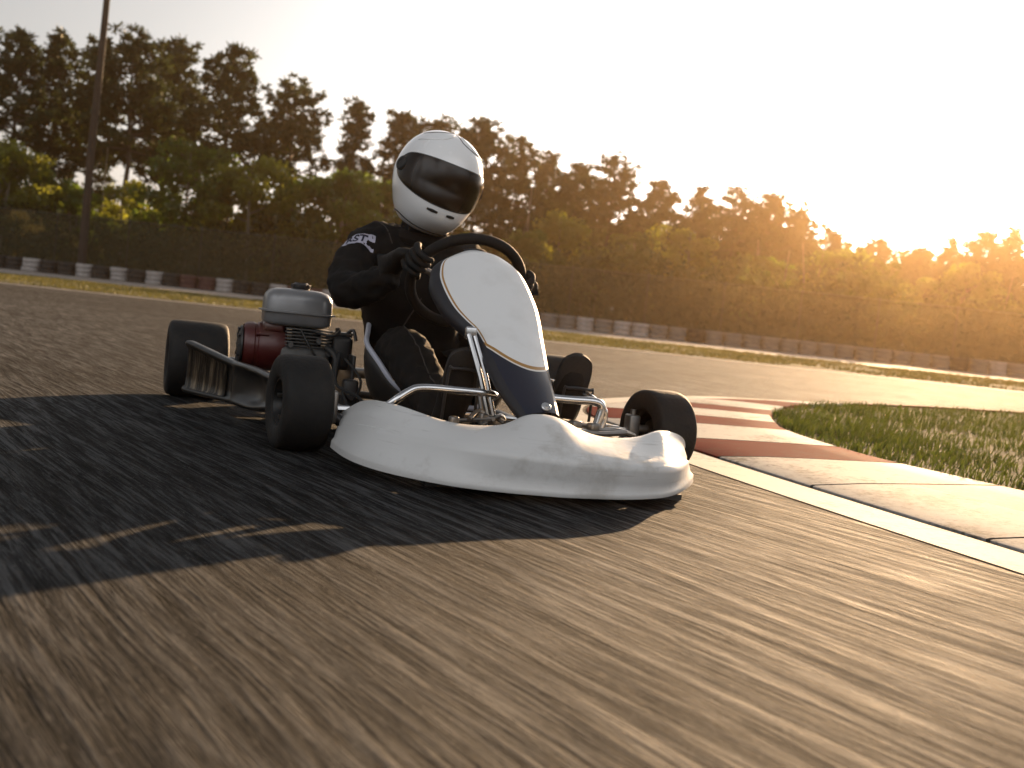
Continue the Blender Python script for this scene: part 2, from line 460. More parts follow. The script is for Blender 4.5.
def kerb_line():
    mb = MB(); n = len(outc); rows = []
    for i in range(n):
        t = (outc[min(i+1, n-1)]-outc[max(i-1, 0)]).normalized(); nn = V((-t.y, t.x, 0))
        w = .20 if outc[i].y < 5 else .14
        rows.append([outc[i]+nn*.022+V((0, 0, .0025)), outc[i]+nn*(.022+w)+V((0, 0, .0025))])
    mb.rings(rows, False, False)
    o = mb.build('kerb_edge_line', M['white_paint']); tag(o, kind='structure')
kerb_line()

infield_poly = [(p.x+.0, p.y) for p in innc]+[(9, 12.2), (16, 13.2), (40, 13.5), (40, -4), (9, -4)]
sheet('infield', infield_poly, .028, M['soil'])

def inside(poly, x, y):
    c = False; j = len(poly)-1
    for i in range(len(poly)):
        xi, yi = poly[i]; xj, yj = poly[j]
        if (yi > y) != (yj > y) and x < (xj-xi)*(y-yi)/(yj-yi)+xi: c = not c
        j = i
    return c

def blades(name, pts, hmin, hmax, wid, m, z0, rng, wind=(.5, -.2)):
    vs, fs = [], []
    for x, y, s in pts:
        h = rng.uniform(hmin, hmax)*s; a = rng.uniform(0, 2*pi); w = wid*rng.uniform(.6, 1.3)
        lx, ly = cos(a)*h*rng.uniform(.1, .9)+wind[0]*h*.3, sin(a)*h*rng.uniform(.1, .9)+wind[1]*h*.3
        px, py = -sin(a)*w, cos(a)*w; b = len(vs)
        vs += [(x-px, y-py, z0), (x+px, y+py, z0), (x+lx*.4+px*.7, y+ly*.4+py*.7, z0+h*.6), (x+lx*.4-px*.7, y+ly*.4-py*.7, z0+h*.6), (x+lx, y+ly, z0+h*rng.uniform(.7, 1))]
        fs += [(b, b+1, b+2, b+3), (b+3, b+2, b+4)]
    o = fastmesh(name, vs, fs, m); return tag(o, kind='stuff')

rng = random.Random(3)
pts = []
while len(pts) < 52000:
    x = 1.2+rng.random()**1.5*9; y = rng.uniform(1.2, 11.5)
    if not inside(infield_poly, x, y) or not inside(infield_poly, x+.02, y): continue
    c = noise.noise(V((x*1.6, y*1.6, 0)))
    if rng.random() > .75+c*.7: continue
    pts.append((x, y, 1+c*.5))
blades('infield_grass', pts, .025, .062, .0035, M['grass'], .024, rng)
pts = []
for _ in range(60000):
    x = rng.uniform(-22, 24); y = 18.75+rng.random()*9.9
    if noise.noise(V((x*.5, y*.9, 3))) < -.25: continue
    pts.append((x, y, 1))
blades('verge_grass', pts, .02, .05, .02, M['vgrass'], .008, rng)

# ------------------------------------------------------------------ tyre barrier, fence, pole
ORD = ['first', 'second', 'third', 'fourth', 'fifth', 'sixth', 'seventh', 'eighth', 'ninth', 'tenth', 'eleventh', 'twelfth', 'thirteenth', 'fourteenth', 'fifteenth', 'sixteenth', 'seventeenth', 'eighteenth', 'nineteenth', 'twentieth']
ORD += ['twenty-'+w for w in ORD[:9]]+['thirtieth']+['thirty-'+w for w in ORD[:9]]+['fortieth']
WA, WB = V((-18.2, 39.6, 0)), V((18.6, 37.5, 0))
wdir = (WB-WA).normalized(); wn_ = V((-wdir.y, wdir.x, 0))
def tyre_profile(R_, r, w, rd=.35):
    out = []
    h = w/2
    for t, x in ((r, -.36), (r*1.02+.005, -.46), ((R_+r)/2, -.5), (R_*.93, -.47), (R_*.985, -.36), (R_, -.15), (R_, .15), (R_*.985, .36), (R_*.93, .47), ((R_+r)/2, .5), (r*1.02+.005, .46), (r, .36)):
        out.append((t, x*w))
    return out
def barrier():
    n = 60; seqL = 'kkwkkwkwkwkrrwkkwrrwrkwkrwkwkr'
    proto = {}
    rz = Matrix.Rotation(pi/2, 4, 'Y')
    rr = random.Random(5)
    for i in range(n):
        c = seqL[i] if i < len(seqL) else rr.choice('kwgkwggkwr' if i < 40 else 'gkgwgkggwg')
        if i in (4,): c = 'k'
        m = {'k': M['t_black'], 'w': M['t_white'], 'r': M['t_red'], 'g': M['t_grey']}[c]
        word = {'k': 'black', 'w': 'white painted', 'r': 'dull red painted', 'g': 'faded grey'}[c]
        p = WA+wdir*(.62*i)+wn_*rr.uniform(-.05, .05)
        if c not in proto:
            mb = MB(); mb.lathe(tyre_profile(.305, .17, .15), rz, 20)
            t = mb.build('tyre', m); proto[c] = t; first = True
        else: first = False
        root = empty('tyre_stack', p, rr.uniform(0, 6))
        tag(root, '%s tyre stack, %s along the fence barrier counted from its left end' % (word, ORD[i] if i < len(ORD) else ('fortieth' if i == 39 else 'forty-'+ORD[i-40] if i < 49 else 'fiftieth' if i == 49 else 'fifty-'+ORD[i-50])), 'tyre stack', 'tyre stacks along the track fence')
        for k in range(3):
            t = proto[c] if (first and k == 0) else proto[c].copy()
            if not (first and k == 0): COL.objects.link(t)
            t.parent = root; t.location = (rr.uniform(-.02, .02), rr.uniform(-.02, .02), .075+.152*k)
barrier()

def fence():
    root = empty('boundary_fence', WA+wn_*1.7)
    tag(root, 'long fence of dark translucent mesh on thin posts behind the tyre stacks', 'fence')
    L = 40.0; z1 = 2.15; a0 = -1.5
    mb = MB(); n = 150; rows = []
    for i in range(n+1):
        s = a0+L*i/n; b = .03*sin(i*.55)+.03*noise.noise(V((s*.8, 0, 0)))
        rows.append([wdir*s+wn_*(b*k)+V((0, 0, z)) for k, z in ((.2, .05), (1, .7), (1, 1.3), (.1, z1-.03+.02*sin(i*.4)))])
    mb.rings(rows, False, False); mb.build('netting', M['net'], root)
    for k in range(16):
        s = a0+L*k/15
        mp = MB(); mp.tube([wdir*s+wn_*.06, wdir*s+wn_*.06+V((0, 0, z1+.06))], .03, 8)
        mp.build('post', M['fence_post'], root)
    mr = MB(); mr.tube([wdir*a0+wn_*.06+V((0, 0, z1)), wdir*(a0+L)+wn_*.06+V((0, 0, z1))], .014, 6); mr.build('top_wire', M['fence_post'], root)
fence()

def pole():
    root = empty('utility_pole', (-15.6, 40.45, 0)); tag(root, 'tall dark brown wooden pole rising behind the tyre stacks at left', 'pole')
    mb = MB(); mb.tube([(0, 0, -.02), (0, 0, 4), (.09, 0, 8), (0.16, 0, 11.6)], (.15, .105), 14); mb.build('shaft', M['wood_pole'], root)
    mb = MB(); mb.box((0.15, .14, 11.0), (1.9, .1, .12), bev=.01); mb.build('crossarm', M['wood_pole'], root)
    for x in (-.8, -.3, .35, .85):
        mb = MB(); rz = Matrix.Translation((x, .14, 11.06)) @ Matrix.Rotation(-pi/2, 4, 'Y')
        mb.lathe([(.001, 0), (.03, 0), (.03, .06), (.05, .07), (.05, .1), (.03, .11), (.04, .15), (.001, .17)], rz, 12)
        mb.build('insulator', M['steel'], root)
pole()

# ------------------------------------------------------------------ trees
def quad(vs, fs, c, u, w):
    b = len(vs); vs += [tuple(c-u-w), tuple(c+u-w), tuple(c+u+w), tuple(c-u+w)]; fs.append((b, b+1, b+2, b+3))
def rv(r):
    while True:
        v = V((r.uniform(-1, 1), r.uniform(-1, 1), r.uniform(-1, 1)))
        if .05 < v.length < 1: return v.normalized()
def pine(seed, kind=0):
    """10 m pine: bare lower trunk, tiered limbs with needle tufts -> trunk object, crown object"""
    r = random.Random(seed); H = 10.0
    mb = MB(); path = []; x = y = 0
    for i in range(9):
        path.append(V((x, y, H*.97*i/8))); x += r.uniform(-.07, .07); y += r.uniform(-.07, .07)
    mb.tube(path, (.15, .025), 9, smooth=2)
    def tp(z):
        f = min(max(z/(H*.97)*8, 0), 7.999); i = int(f); return path[i].lerp(path[i+1], f-i)
    vs, fs = [], []
    base = [.50, .44, .54, .38, .48, .34, .10, .16][kind]*H; nl = [60, 66, 54, 70, 62, 74, 135, 125][kind]
    spread = [2.5, 2.2, 2.6, 2.0, 2.8, 1.9, 3.3, 3.6][kind]; conic = [.5, .7, .45, .85, .45, .95, .62, .5][kind]
    z = base; k = 0; az = r.uniform(0, 6)
    while k < nl:
        t = (k/nl)**.93; z = base+(H-.25-base)*t+r.uniform(-.3, .3)*(1-t)
        az += 2.4+r.uniform(-.5, .5)
        env = (1-t)**conic*(.45+.55*min(1, t/.22+.25))
        ln = spread*env*r.uniform(.55, 1.15)+.25-.15*t
        if r.random() < .06+.34*max(0, 1-t*2.2): k += 1; continue
        rise = r.uniform(-.22, .45)+.45*t
        p0 = tp(z); d = V((cos(az), sin(az), rise)).normalized()
        p1 = p0+d*ln*.55; p2 = p0+d*ln+V((0, 0, -.10*ln+.18*t))
        mb.tube([p0, p1, p2], (.045*(1-t)+.014, .008), 5)
        nt = max(3, int(ln*4.4))
        for j in range(nt):
            s = .35+.65*(j+r.random()*.6)/nt
            c = p0.lerp(p2, s)+V((r.gauss(0, .22), r.gauss(0, .22), r.gauss(.06, .17)))
            rad = r.uniform(.16, .36)
            for q in range(int(90*rad)):
                dd = rv(r); dd.z = dd.z*.8+.12
                cc = c+V((dd.x*rad, dd.y*rad, dd.z*rad*.9))*r.uniform(.2, 1)
                uu = (dd+rv(r)*.5).normalized(); w = uu.cross(rv(r)).normalized()
                quad(vs, fs, cc, uu*r.uniform(.08, .16), w*r.uniform(.02, .045))
        k += 1
    # a few dead stubs below the crown
    for q in range(7):
        z = r.uniform(base*.45, base); a = r.uniform(0, 6.3); p = tp(z)
        mb.tube([p, p+V((cos(a), sin(a), r.uniform(-.1, .3)))*r.uniform(.3, .9)], (.018, .006), 4)
    tr = mb.build('trunk', M['bark'], weld=False); cr = fastmesh('crown', vs, fs, M['needle'])
    return tr, cr
def broad(seed, leaf, tall=1.0):
    """5 m broadleaf understorey tree"""
    r = random.Random(seed); H = 5.0
    mb = MB(); vs, fs = [], []
    nst = r.choice((1, 2, 2)); lobes = []
    for s in range(nst):
        a = r.uniform(0, 6.3); lean = r.uniform(.1, .5) if nst > 1 else .15
        top = V((cos(a)*lean, sin(a)*lean, H*.62)); mid = top*.5+V((r.uniform(-.1, .1), r.uniform(-.1, .1), 0))
        mb.tube([V((cos(a)*.06, sin(a)*.06, 0)), mid, top, top+V((0, 0, H*.25))], (.075, .012), 7, smooth=2)
        for q in range(11):
            f = .28+.72*q/11; p = V((0, 0, 0)).lerp(top+V((0, 0, H*.25)), f); az = q*2.4+r.uniform(-.6, .6)
            ln = (1.35*sin(pi*min(1, .15+f*.82))+.2)*r.uniform(.6, 1.1)
            e = p+V((cos(az)*ln, sin(az)*ln, r.uniform(.1, .7)*ln))
            mb.tube([p, p.lerp(e, .5)+V((0, 0, .05)), e], (.025, .006), 5)
            lobes.append((e, r.uniform(.38, .68))); lobes.append((p.lerp(e, .55)+rv(r)*.15, r.uniform(.3, .55)))
    for c, rad in lobes:
        for q in range(int(150*rad/.5)):
            dd = rv(r); cc = c+V((dd.x, dd.y, dd.z*.75))*rad*r.random()**.45
            u = rv(r); w = u.cross(rv(r)).normalized()
            quad(vs, fs, cc, u*r.uniform(.04, .085), w*r.uniform(.025, .05))
    tr = mb.build('trunk', M['bark2'], weld=False); cr = fastmesh('crown', vs, fs, leaf)
    return tr, cr
PINES = [(-22.67, 50, 9.99, 0, 'tall dark pine at the far left edge of the photo'),
 (-21.7, 52, 10.66, 3, 'tall pine just left of the upper wooden pole'),
 (-21.07, 55, 11.02, 5, 'narrow pine hidden partly behind the upper part of the wooden pole'),
 (-17.72, 50, 10.6, 4, 'broad dark pine first to the right of the wooden pole'),
 (-17.29, 54, 11.28, 1, 'dense tall pine second to the right of the wooden pole'),
 (-13.44, 50, 10.32, 0, 'full-crowned pine with a long bare trunk midway between pole and helmet'),
 (-10.71, 51, 9.35, 2, 'round-topped pine above the grey fuel tank'),
 (-8.39, 54, 9.44, 3, 'slim open pine standing clear just left of the helmet'),
 (-6.53, 57, 9.55, 1, 'pine whose top shows at the left side of the helmet'),
 (-5.08, 60, 9.91, 4, 'pine directly behind the white helmet, its tip just above it'),
 (-2.65, 55, 9.19, 7, 'full dark pine immediately right of the white helmet'),
 (-.8, 58, 8.98, 0, 'dark pine second to the right of the white helmet'),
 (.82, 61, 8.81, 6, 'slender pine above the right edge of the white nose panel'),
 (2.2, 57, 7.87, 7, 'lower bushy pine just left of the lone tiered pine'),
 (3.67, 54, 8.02, 2, 'lone taller pine with open tiered branches at mid photo'),
 (6.44, 58, 7.54, 7, 'golden hazed pine first to the right of the lone tiered pine'),
 (8.77, 60, 7.75, 6, 'golden hazed pine second to the right of the lone tiered pine'),
 (10.05, 57, 7.57, 2, 'open-crowned pine third to the right of the lone tiered pine'),
 (12.22, 59, 7.65, 7, 'wide pine at the left end of the falling sunlit tree line'),
 (14.57, 62, 7.23, 6, 'hazed pine on the falling tree line under the sun glow'),
 (15.97, 60, 6.33, 5, 'small pointed pine in the brightest orange haze'),
 (19.22, 63, 6.39, 2, 'small pine tuft standing in the dip of the tree line'),
 (20.68, 61, 5.89, 7, 'lowest pine of the tree line, right of its dip'),
 (22.03, 60, 6.5, 6, 'rounded pine where the tree line rises again at right'),
 (22.96, 58, 6.78, 7, 'bushy pine second from the right edge of the photo'),
 (25.69, 61, 7.48, 6, 'dark pine at the right edge of the photo')]
BROAD = [(-20.25, 44, 4.84, 1, 'bright yellow broadleaf tree at the left edge of the photo'),
 (-20.14, 47, 4.0, 0, 'small green broadleaf tree left of the wooden pole'),
 (-18.15, 46, 3.57, 0, 'low green broadleaf tree at the foot of the wooden pole'),
 (-16.87, 48, 4.13, 1, 'pale yellow-green broadleaf tree first right of the wooden pole'),
 (-13.8, 46, 5.5, 0, 'leafy green broadleaf tree above the left rear tyre'),
 (-12.47, 47, 4.81, 1, 'yellow-green broadleaf tree left of the brightest yellow one'),
 (-10.82, 45, 5.29, 1, 'brightest yellow broadleaf tree above the red engine shroud'),
 (-9.71, 48, 4.89, 0, 'green broadleaf tree above the grey fuel tank'),
 (-7.82, 46, 5.18, 0, 'green broadleaf tree above the shoulder of the driver'),
 (-6.68, 49, 5.24, 0, 'broadleaf tree beside the left edge of the white helmet'),
 (-.09, 48, 5.25, 0, 'broadleaf tree just right of the white nose panel top'),
 (1.51, 50, 5.22, 1, 'yellowish broadleaf tree left of the lone tiered pine trunk'),
 (3.12, 49, 5.0, 0, 'broadleaf tree in front of the lone tiered pine trunk'),
 (5.07, 51, 5.3, 0, 'broadleaf tree first right of the lone tiered pine'),
 (6.78, 49, 5.22, 1, 'orange-lit broadleaf tree straight above the right front wheel'),
 (8.94, 52, 5.43, 0, 'broadleaf tree beneath the wide hazed pines right of centre'),
 (10.7, 50, 4.85, 0, 'broadleaf tree above the tip of the grass infield'),
 (12.98, 52, 4.77, 1, 'orange-glowing broadleaf tree below the sun'),
 (14.38, 51, 4.69, 0, 'dull broadleaf tree right of the orange-glowing one'),
 (16.88, 53, 4.6, 1, 'yellow-lit broadleaf tree under the dip of the tree line'),
 (18.3, 52, 4.8, 0, 'broadleaf tree just right of the dip of the tree line'),
 (19.28, 50, 5.15, 0, 'rounded broadleaf tree third from the right edge of the photo'),
 (22.19, 53, 5.53, 0, 'dark broadleaf tree at the right edge of the photo')]
def plant(lst, protos, base, name, cat, group):
    used = {}
    rr = random.Random(11)
    for x, y, h, k, lab in lst:
        key = protos[k] if isinstance(protos[k], tuple) else protos[k][rr.randrange(len(protos[k]))]
        root = empty(name, (x, y, -.03), rr.uniform(0, 6.3)); s = h/base; w = s*rr.uniform(.92, 1.12)
        root.scale = (w, w, s)
        tag(root, lab, cat, group)
        for o in key:
            c = o if not used.get(o.name) else o.copy()
            if c is not o: COL.objects.link(c)
            used[o.name] = 1; c.parent = root
plant(PINES, {k: pine(100+k, k) for k in range(8)}, 10.0, 'pine_tree', 'pine tree', 'pines behind the track fence')
bg = [broad(210+i, M['leaf']) for i in range(3)]; by = [broad(220+i, M['leafy']) for i in range(2)]
BR = {0: bg, 1: by}
# keep every prototype in use: first five entries of each kind walk through the prototypes
cnt = {0: 0, 1: 0}; lst2 = []; PR = {}
for i, (x, y, h, k, lab) in enumerate(BROAD):
    if i <= 9: h *= 1.12
    if i > 9: h *= (1.0, .75, .9, .8, 1.05, .78, .88)[i % 7]
    PR[i] = BR[k][cnt[k] % len(BR[k])]; cnt[k] += 1; lst2.append((x, y, h, i, lab))
plant(lst2, PR, 5.0, 'broadleaf_tree', 'tree', 'broadleaf trees behind the track fence')

def mass(name, n, xr, yr, hfun, size, m, seed, gap=-.2):
    r = random.Random(seed); vs, fs = [], []; k = 0
    while k < n:
        x = r.uniform(*xr); y = r.uniform(*yr); h = hfun(x, y)
        z = h*r.random()**.8
        g = noise.noise(V((x*.55, y*.35, z*.6)))+.5*noise.noise(V((x*1.7, y, z*1.8)))
        if g < gap: continue
        k += 1
        for q in range(3):
            c = V((x+r.gauss(0, .12), y+r.gauss(0, .12), z+r.gauss(0, .1))); u = rv(r); w = u.cross(rv(r)).normalized()
            quad(vs, fs, c, u*size*r.uniform(.6, 1.3), w*size*r.uniform(.4, .8))
    return tag(fastmesh(name, vs, fs, m), kind='stuff')
hn = lambda x, a, b: a+b*noise.noise(V((x*.35, a, 0)))
mass('undergrowth', 36000, (-30, 40), (43, 58), lambda x, y: max(.4, hn(x, 2.3+.01*x, 1.9)+.7*noise.noise(V((x*1.3, y*.2, 4)))+(y-43)*.05), .10, M['under'], 31)
def far_h(x, y):
    # the far wood: low behind the left gaps, closing in to the right
    t = min(1, max(0, (x+6)/10)); base = 3.6+3.3*t
    if x > 14: base -= .055*(x-14)*1.0
    return max(1.0, base+2.2*noise.noise(V((x*.3, 5, 0)))+1.3*noise.noise(V((x*1.1, 8, 0))))
mass('far_wood', 42000, (-48, 62), (64, 84), far_h, .17, M['under'], 32, -.25)
def trunks_stuff():
    r = random.Random(77); mb = MB()
    for i in range(150):
        x = r.uniform(-34, 44); y = r.uniform(47, 70); h = r.uniform(2.5, 6.0)
        mb.tube([(x, y, -.03), (x+r.uniform(-.1, .1), y, h*.5), (x+r.uniform(-.3, .3), y, h)], (r.uniform(.04, .09), .02), 5)
    tag(mb.build('sapling_stems', M['bark2'], weld=False), kind='stuff')
trunks_stuff()
# ------------------------------------------------------------------ go-kart (local axes: x to the photo's right, y to the rear, z up)
def make_kart():
    K = empty('go_kart', KART_LOC, KART_YAW)
    tag(K, 'racing go-kart with white front bumper and white and navy nose panel on the asphalt', 'go-kart')
    # ---- wheels
    def wheel(x, y, R_, w, steer, side):
        T = Matrix.Identity(4)
        mb = MB(); r = R_*.47
        # rim: barrel with dished face on the outer side (side = -1 / +1 along x)
        prof = [(r*1.05, -.40*w), (r*1.08, -.36*w), (r*.93, -.30*w), (r*.90, 0), (r*.93, .30*w), (r*1.08, .36*w), (r*1.05, .42*w), (r*.98, .42*w), (r*.86, .30*w), (r*.80, .10*w), (r*.42, .05*w), (r*.36, .12*w), (.001, .12*w)]
        prof = [(a, b*side) for a, b in prof]
        mb.lathe(prof, None, 36)
        for k in range(3):                                   # rim slots
            a = 2*pi*k/3+.4
            mb.box((.115*w*side, cos(a)*r*.6, sin(a)*r*.6), (.012, .02, .02), Matrix.Rotation(a, 3, 'X'), bev=.003)
        o = mb.build('wheel', M['rim'], K, sharp=35); o.location = (x, y, R_); o.rotation_euler = (0, 0, steer)
        mt = MB()
        mt.lathe([(a, b) for a, b in catmull([(a, b, 0) for a, b in tyre_profile(R_, r*1.02, w)], 3) and [(p.x, p.y) for p in catmull([(a, b, 0) for a, b in tyre_profile(R_, r*1.02, w)], 3)]], None, 48)
        mt.build('tyre', M['tyre'], o, sharp=70)
        mh = MB(); mh.lathe([(.001, .30*w), (.012, .30*w), (.014, .28*w), (.014, .2*w), (.03, .19*w), (.034, .12*w), (.034, -.2*w)] if side > 0 else [(.001, -.30*w), (.012, -.30*w), (.014, -.28*w), (.014, -.2*w), (.03, -.19*w), (.034, -.12*w), (.034, .2*w)], None, 20)
        for k in range(4):
            a = 2*pi*k/4+.3; c = V((side*.15*w, cos(a)*.045, sin(a)*.045))
            mh.tube([c, c+V((side*.03, 0, 0))], .006, 6)
        mh.build('hub', M['hub'], o)
        if side*x < 0: pass
        return o
    wheel(-.535, 0, .130, .135, R(7), -1); wheel(.535, 0, .125, .13, R(9), 1)
    wheel(-.762, 1.2, .140, .21, R(2), -1); wheel(.615, 1.2, .140, .20, 0, 1)
    # ---- frame tubes
    mb = MB(); r = .015
    mb.tube([(-.20, -.50, .05), (-.22, -.28, .05), (-.27, 0, .055), (-.31, .35, .055), (-.31, 1.3, .06)], r, 10, smooth=5)
    mb.tube([(.20, -.50, .05), (.22, -.28, .05), (.27, 0, .055), (.30, .35, .055), (.30, 1.3, .06)], r, 10, smooth=5)
    for y, h in ((-.50, .20), (-.2, .22), (.2, .29), (.62, .30), (1.28, .30)): mb.tube([(-h, y, .05), (h, y, .05)], r, 10)
    mb.tube([(-.27, 0, .055), (-.40, .0, .075), (-.455, 0, .12)], r, 10, smooth=4); mb.tube([(.27, 0, .055), (.40, .0, .075), (.455, 0, .12)], r, 10, smooth=4)
    mb.tube([(-.31, .30, .06), (-.50, .34, .09), (-.58, .46, .10), (-.60, .75, .10), (-.50, .92, .09), (-.31, .96, .06)], .012, 8, smooth=5)
    mb.tube([(-.31, .34, .06), (-.47, .40, .15), (-.52, .5, .16)], .010, 8, smooth=5)
    mb.build('frame', M['frame'], K)
    mb = MB(); mb.rings([[(-.21, -.50, .036), (.21, -.50, .036), (.21, -.50, .040), (-.21, -.50, .040)], [(-.29, .25, .036), (.29, .25, .036), (.29, .25, .040), (-.29, .25, .040)], [(-.29, .62, .036), (.29, .62, .036), (.29, .62, .040), (-.29, .62, .040)]])
    mb.build('floor_tray', M['dark'], K)
    mb = MB(); mb.tube([(-.74, 1.2, .14), (.60, 1.2, .14)], .02, 14); mb.build('rear_axle', M['hub'], K)
    mb = MB()
    for x in (-.31, .30): mb.box((x, 1.2, .12), (.03, .09, .13), bev=.008)
    mb.build('axle_bearing', M['steel'], K)
    mb = MB(); mb.lathe([(.02, -.004), (.095, -.004), (.095, .004), (.02, .004)], Matrix.Translation((-.40, 1.2, .14)), 32); mb.build('sprocket', M['steel'], K)
    for s in (-1, 1):                                        # stub axles with their links
        mb = MB(); mb.tube([(s*.44, 0, .128), (s*.50, 0, .128)], .014, 10); mb.box((s*.45, 0, .125), (.035, .045, .09), bev=.006)
        mb.tube([(s*.45, 0, .075), (s*.45, 0, .185)], .009, 8); mb.tube([(s*.45, .0, .12), (s*.42, .09, .11)], .009, 8)
        mb.build('stub_axle', M['steel'], K)
        mb = MB(); mb.tube([(s*.42, .09, .11), (s*.03, .02, .13)], .007, 8)
        mb.tube([(s*.42, .09, .11), (s*.38, .083, .113)], .012, 8); mb.build('tie_rod', M['chrome'], K)
    mb = MB()                                                # small linkage seen behind the bumper at the right
    for p in ([(.12, -.36, .15), (.20, -.33, .14), (.30, -.30, .145)], [(.10, -.30, .165), (.17, -.27, .155), (.26, -.22, .15), (.34, -.2, .14)], [(.15, -.24, .13), (.26, -.3, .15), (.36, -.22, .13)], [(.14, -.40, .12), (.28, -.36, .13)]):
        mb.tube(p, .008, 8, smooth=4)
    for p in ((.20, -.31, .155), (.27, -.28, .15), (.14, -.33, .16)): mb.box(p, (.035, .025, .022), Matrix.Rotation(.5, 3, 'Z'), bev=.006)
    mb.build('brake_linkage', M['steel'], K)
    mb = MB()
    for p in ([(-.14, -.30, .15), (-.10, -.26, .17), (-.05, -.32, .15)], [(-.12, -.34, .14), (-.06, -.30, .165), (-.03, -.25, .15)], [(-.15, -.25, .14), (-.09, -.35, .16)]):
        mb.tube(p, .006, 8, smooth=4)
    for p in ((-.105, -.31, .155), (-.06, -.28, .15), (-.18, -.30, .14)): mb.box(p, (.024, .02, .03), Matrix.Rotation(.3, 3, 'Z'), bev=.005)
    mb.build('throttle_linkage', M['steel'], K)
    # ---- front bumper
    B = [((-.457, -.116, .03), (-.452, -.101, .069), (-.420, -.066, .118)), ((-.449, -.301, .03), (-.424, -.286, .101), (-.396, -.201, .167)),
         ((-.412, -.439, .03), (-.378, -.424, .120), (-.372, -.309, .178)), ((-.359, -.534, .03), (-.318, -.519, .126), (-.325, -.384, .174)),
         ((-.265, -.636, .03), (-.248, -.621, .122), (-.234, -.466, .153)), ((-.159, -.68, .03), (-.152, -.665, .115), (-.126, -.5, .158)),
         ((-.115, -.692, .03), (-.108, -.677, .113), (-.085, -.512, .178)), ((-.058, -.70, .03), (-.055, -.685, .11), (-.05, -.52, .195)),
         ((-.001, -.709, .03), (.001, -.694, .108), (.011, -.529, .195)), ((.077, -.701, .03), (.074, -.686, .104), (.069, -.521, .170)),
         ((.156, -.692, .03), (.153, -.677, .103), (.142, -.522, .151)), ((.25, -.655, .03), (.245, -.64, .097), (.249, -.505, .156)),
         ((.333, -.594, .03), (.332, -.579, .092), (.316, -.474, .177)), ((.432, -.455, .03), (.433, -.44, .08), (.415, -.395, .155)),
         ((.50, -.33, .03), (.50, -.315, .07), (.475, -.295, .115))]
    bt = catmull([b for b, c, t in B], 5); ct = catmull([c for b, c, t in B], 5); tt = catmull([t for b, c, t in B], 5)
    n = len(bt); rings = []
    for i in range(n):
        tg = (bt[min(i+1, n-1)]-bt[max(i-1, 0)]); tg.z = 0; tg.normalize(); inn = V((-tg.y, tg.x, 0))     # towards the kart
        b, c, t = bt[i], ct[i], tt[i]
        e = .75+.25*sin(pi*min(1, min(i, n-1-i)/6)*.5)
        up_ = lambda z: V((0, 0, z))
        q = lambda a_, z_: max(0, min(1, (a_-z_[0])/(z_[1]-z_[0])))
        wl = q(i, (8, 26)); wr = q(n-1-i, (0, 12)); wc = min(wl, wr); wc = wc*wc*(3-2*wc)
        b = b+inn*.024*wc+up_(-.004*wc); c = (b.lerp(t, .58)-inn*.004).lerp(c, wc); e = e*(.25+.75*wc)
        P = [b+inn*.07+up_(.006), b+inn*.02+up_(-.004), b-inn*.002, b-inn*.004*e+up_(.006), b-inn*.003*e+up_(.013), b+inn*.001*e+up_(.018), b.lerp(c, .5)+inn*.001*e, c.lerp(b, .12)-inn*.004*e, c-inn*.003*e+up_(.002), c+inn*.004+up_(.009*e),
             c.lerp(t, .22)+up_(.009*e), c.lerp(t, .5)+up_(.008*e), c.lerp(t, .78)+up_(.008*e), t-inn*.008+up_(.001), t+inn*.003+up_(.0015), t+inn*.012+up_(-.004), t+inn*.018+up_(-.02), t+inn*.018+up_(-.06*e)]
        rings.append(P)
    for it in range(5):                                     # ease the curve along its length
        rings = [rings[0]]+[[(rings[i-1][j]+rings[i][j]*2+rings[i+1][j])*.25 for j in range(len(rings[i]))] for i in range(1, n-1)]+[rings[-1]]
    mb = MB(); mb.rings(rings, True, True); fb = mb.build('front_bumper', M['bumper'], K, sharp=55)
    mb = MB()
    mb.tube([(-.33, -.47, .055), (-.2, -.58, .055), (0, -.62, .055), (.2, -.58, .055), (.33, -.50, .055)], .014, 8, smooth=5)
    mb.tube([(-.14, -.59, .055), (-.14, -.45, .05)], .012, 8); mb.tube([(.16, -.59, .055), (.16, -.45, .05)], .012, 8)
    mb.build('bumper_bracket', M['frame'], K)
    mb = MB(); mb.rings([[(-.30, -.55, .012), (.36, -.55, .012), (.36, -.55, .026), (-.30, -.55, .026)], [(-.30, -.46, .012), (.38, -.46, .012), (.38, -.46, .026), (-.30, -.46, .026)]]); mb.build('skid_plate', M['dark'], K)
    # ---- nose panel
    LW = [(-.103, .060, .592), (-.140, .040, .575), (-.170, .025, .555), (-.183, -.006, .525), (-.186, -.04, .499), (-.177, -.086, .462), (-.162, -.132, .428), (-.141, -.174, .401), (-.121, -.211, .379), (-.104, -.262, .340), (-.094, -.303, .313), (-.076, -.379, .254), (-.056, -.447, .210), (-.046, -.478, .190)]
    RW = [(-.055, .060, .598), (-.02, .040, .592), (.008, .025, .579), (.034, -.006, .557), (.048, -.04, .527), (.057, -.086, .488), (.062, -.132, .449), (.061, -.174, .412), (.058, -.211, .379), (.053, -.262, .341), (.049, -.303, .309), (.040, -.379, .263), (.035, -.447, .217), (.031, -.478, .198)]
    L_ = catmull(LW, 4); R_ = catmull(RW, 4); n = len(L_); na = 20
    vs, fs, uvs, mi = [], [], [], []
    up = V((0, -.64, .77))*1
    sb = len(vs)
    # distance of each row down the panel (0..1 as in the photograph)
    prow = catmull([(t, 0, 0) for t in (.02, .045, .07, .13, .19, .27, .355, .424, .482, .592, .655, .812, .939, .99)], 4)
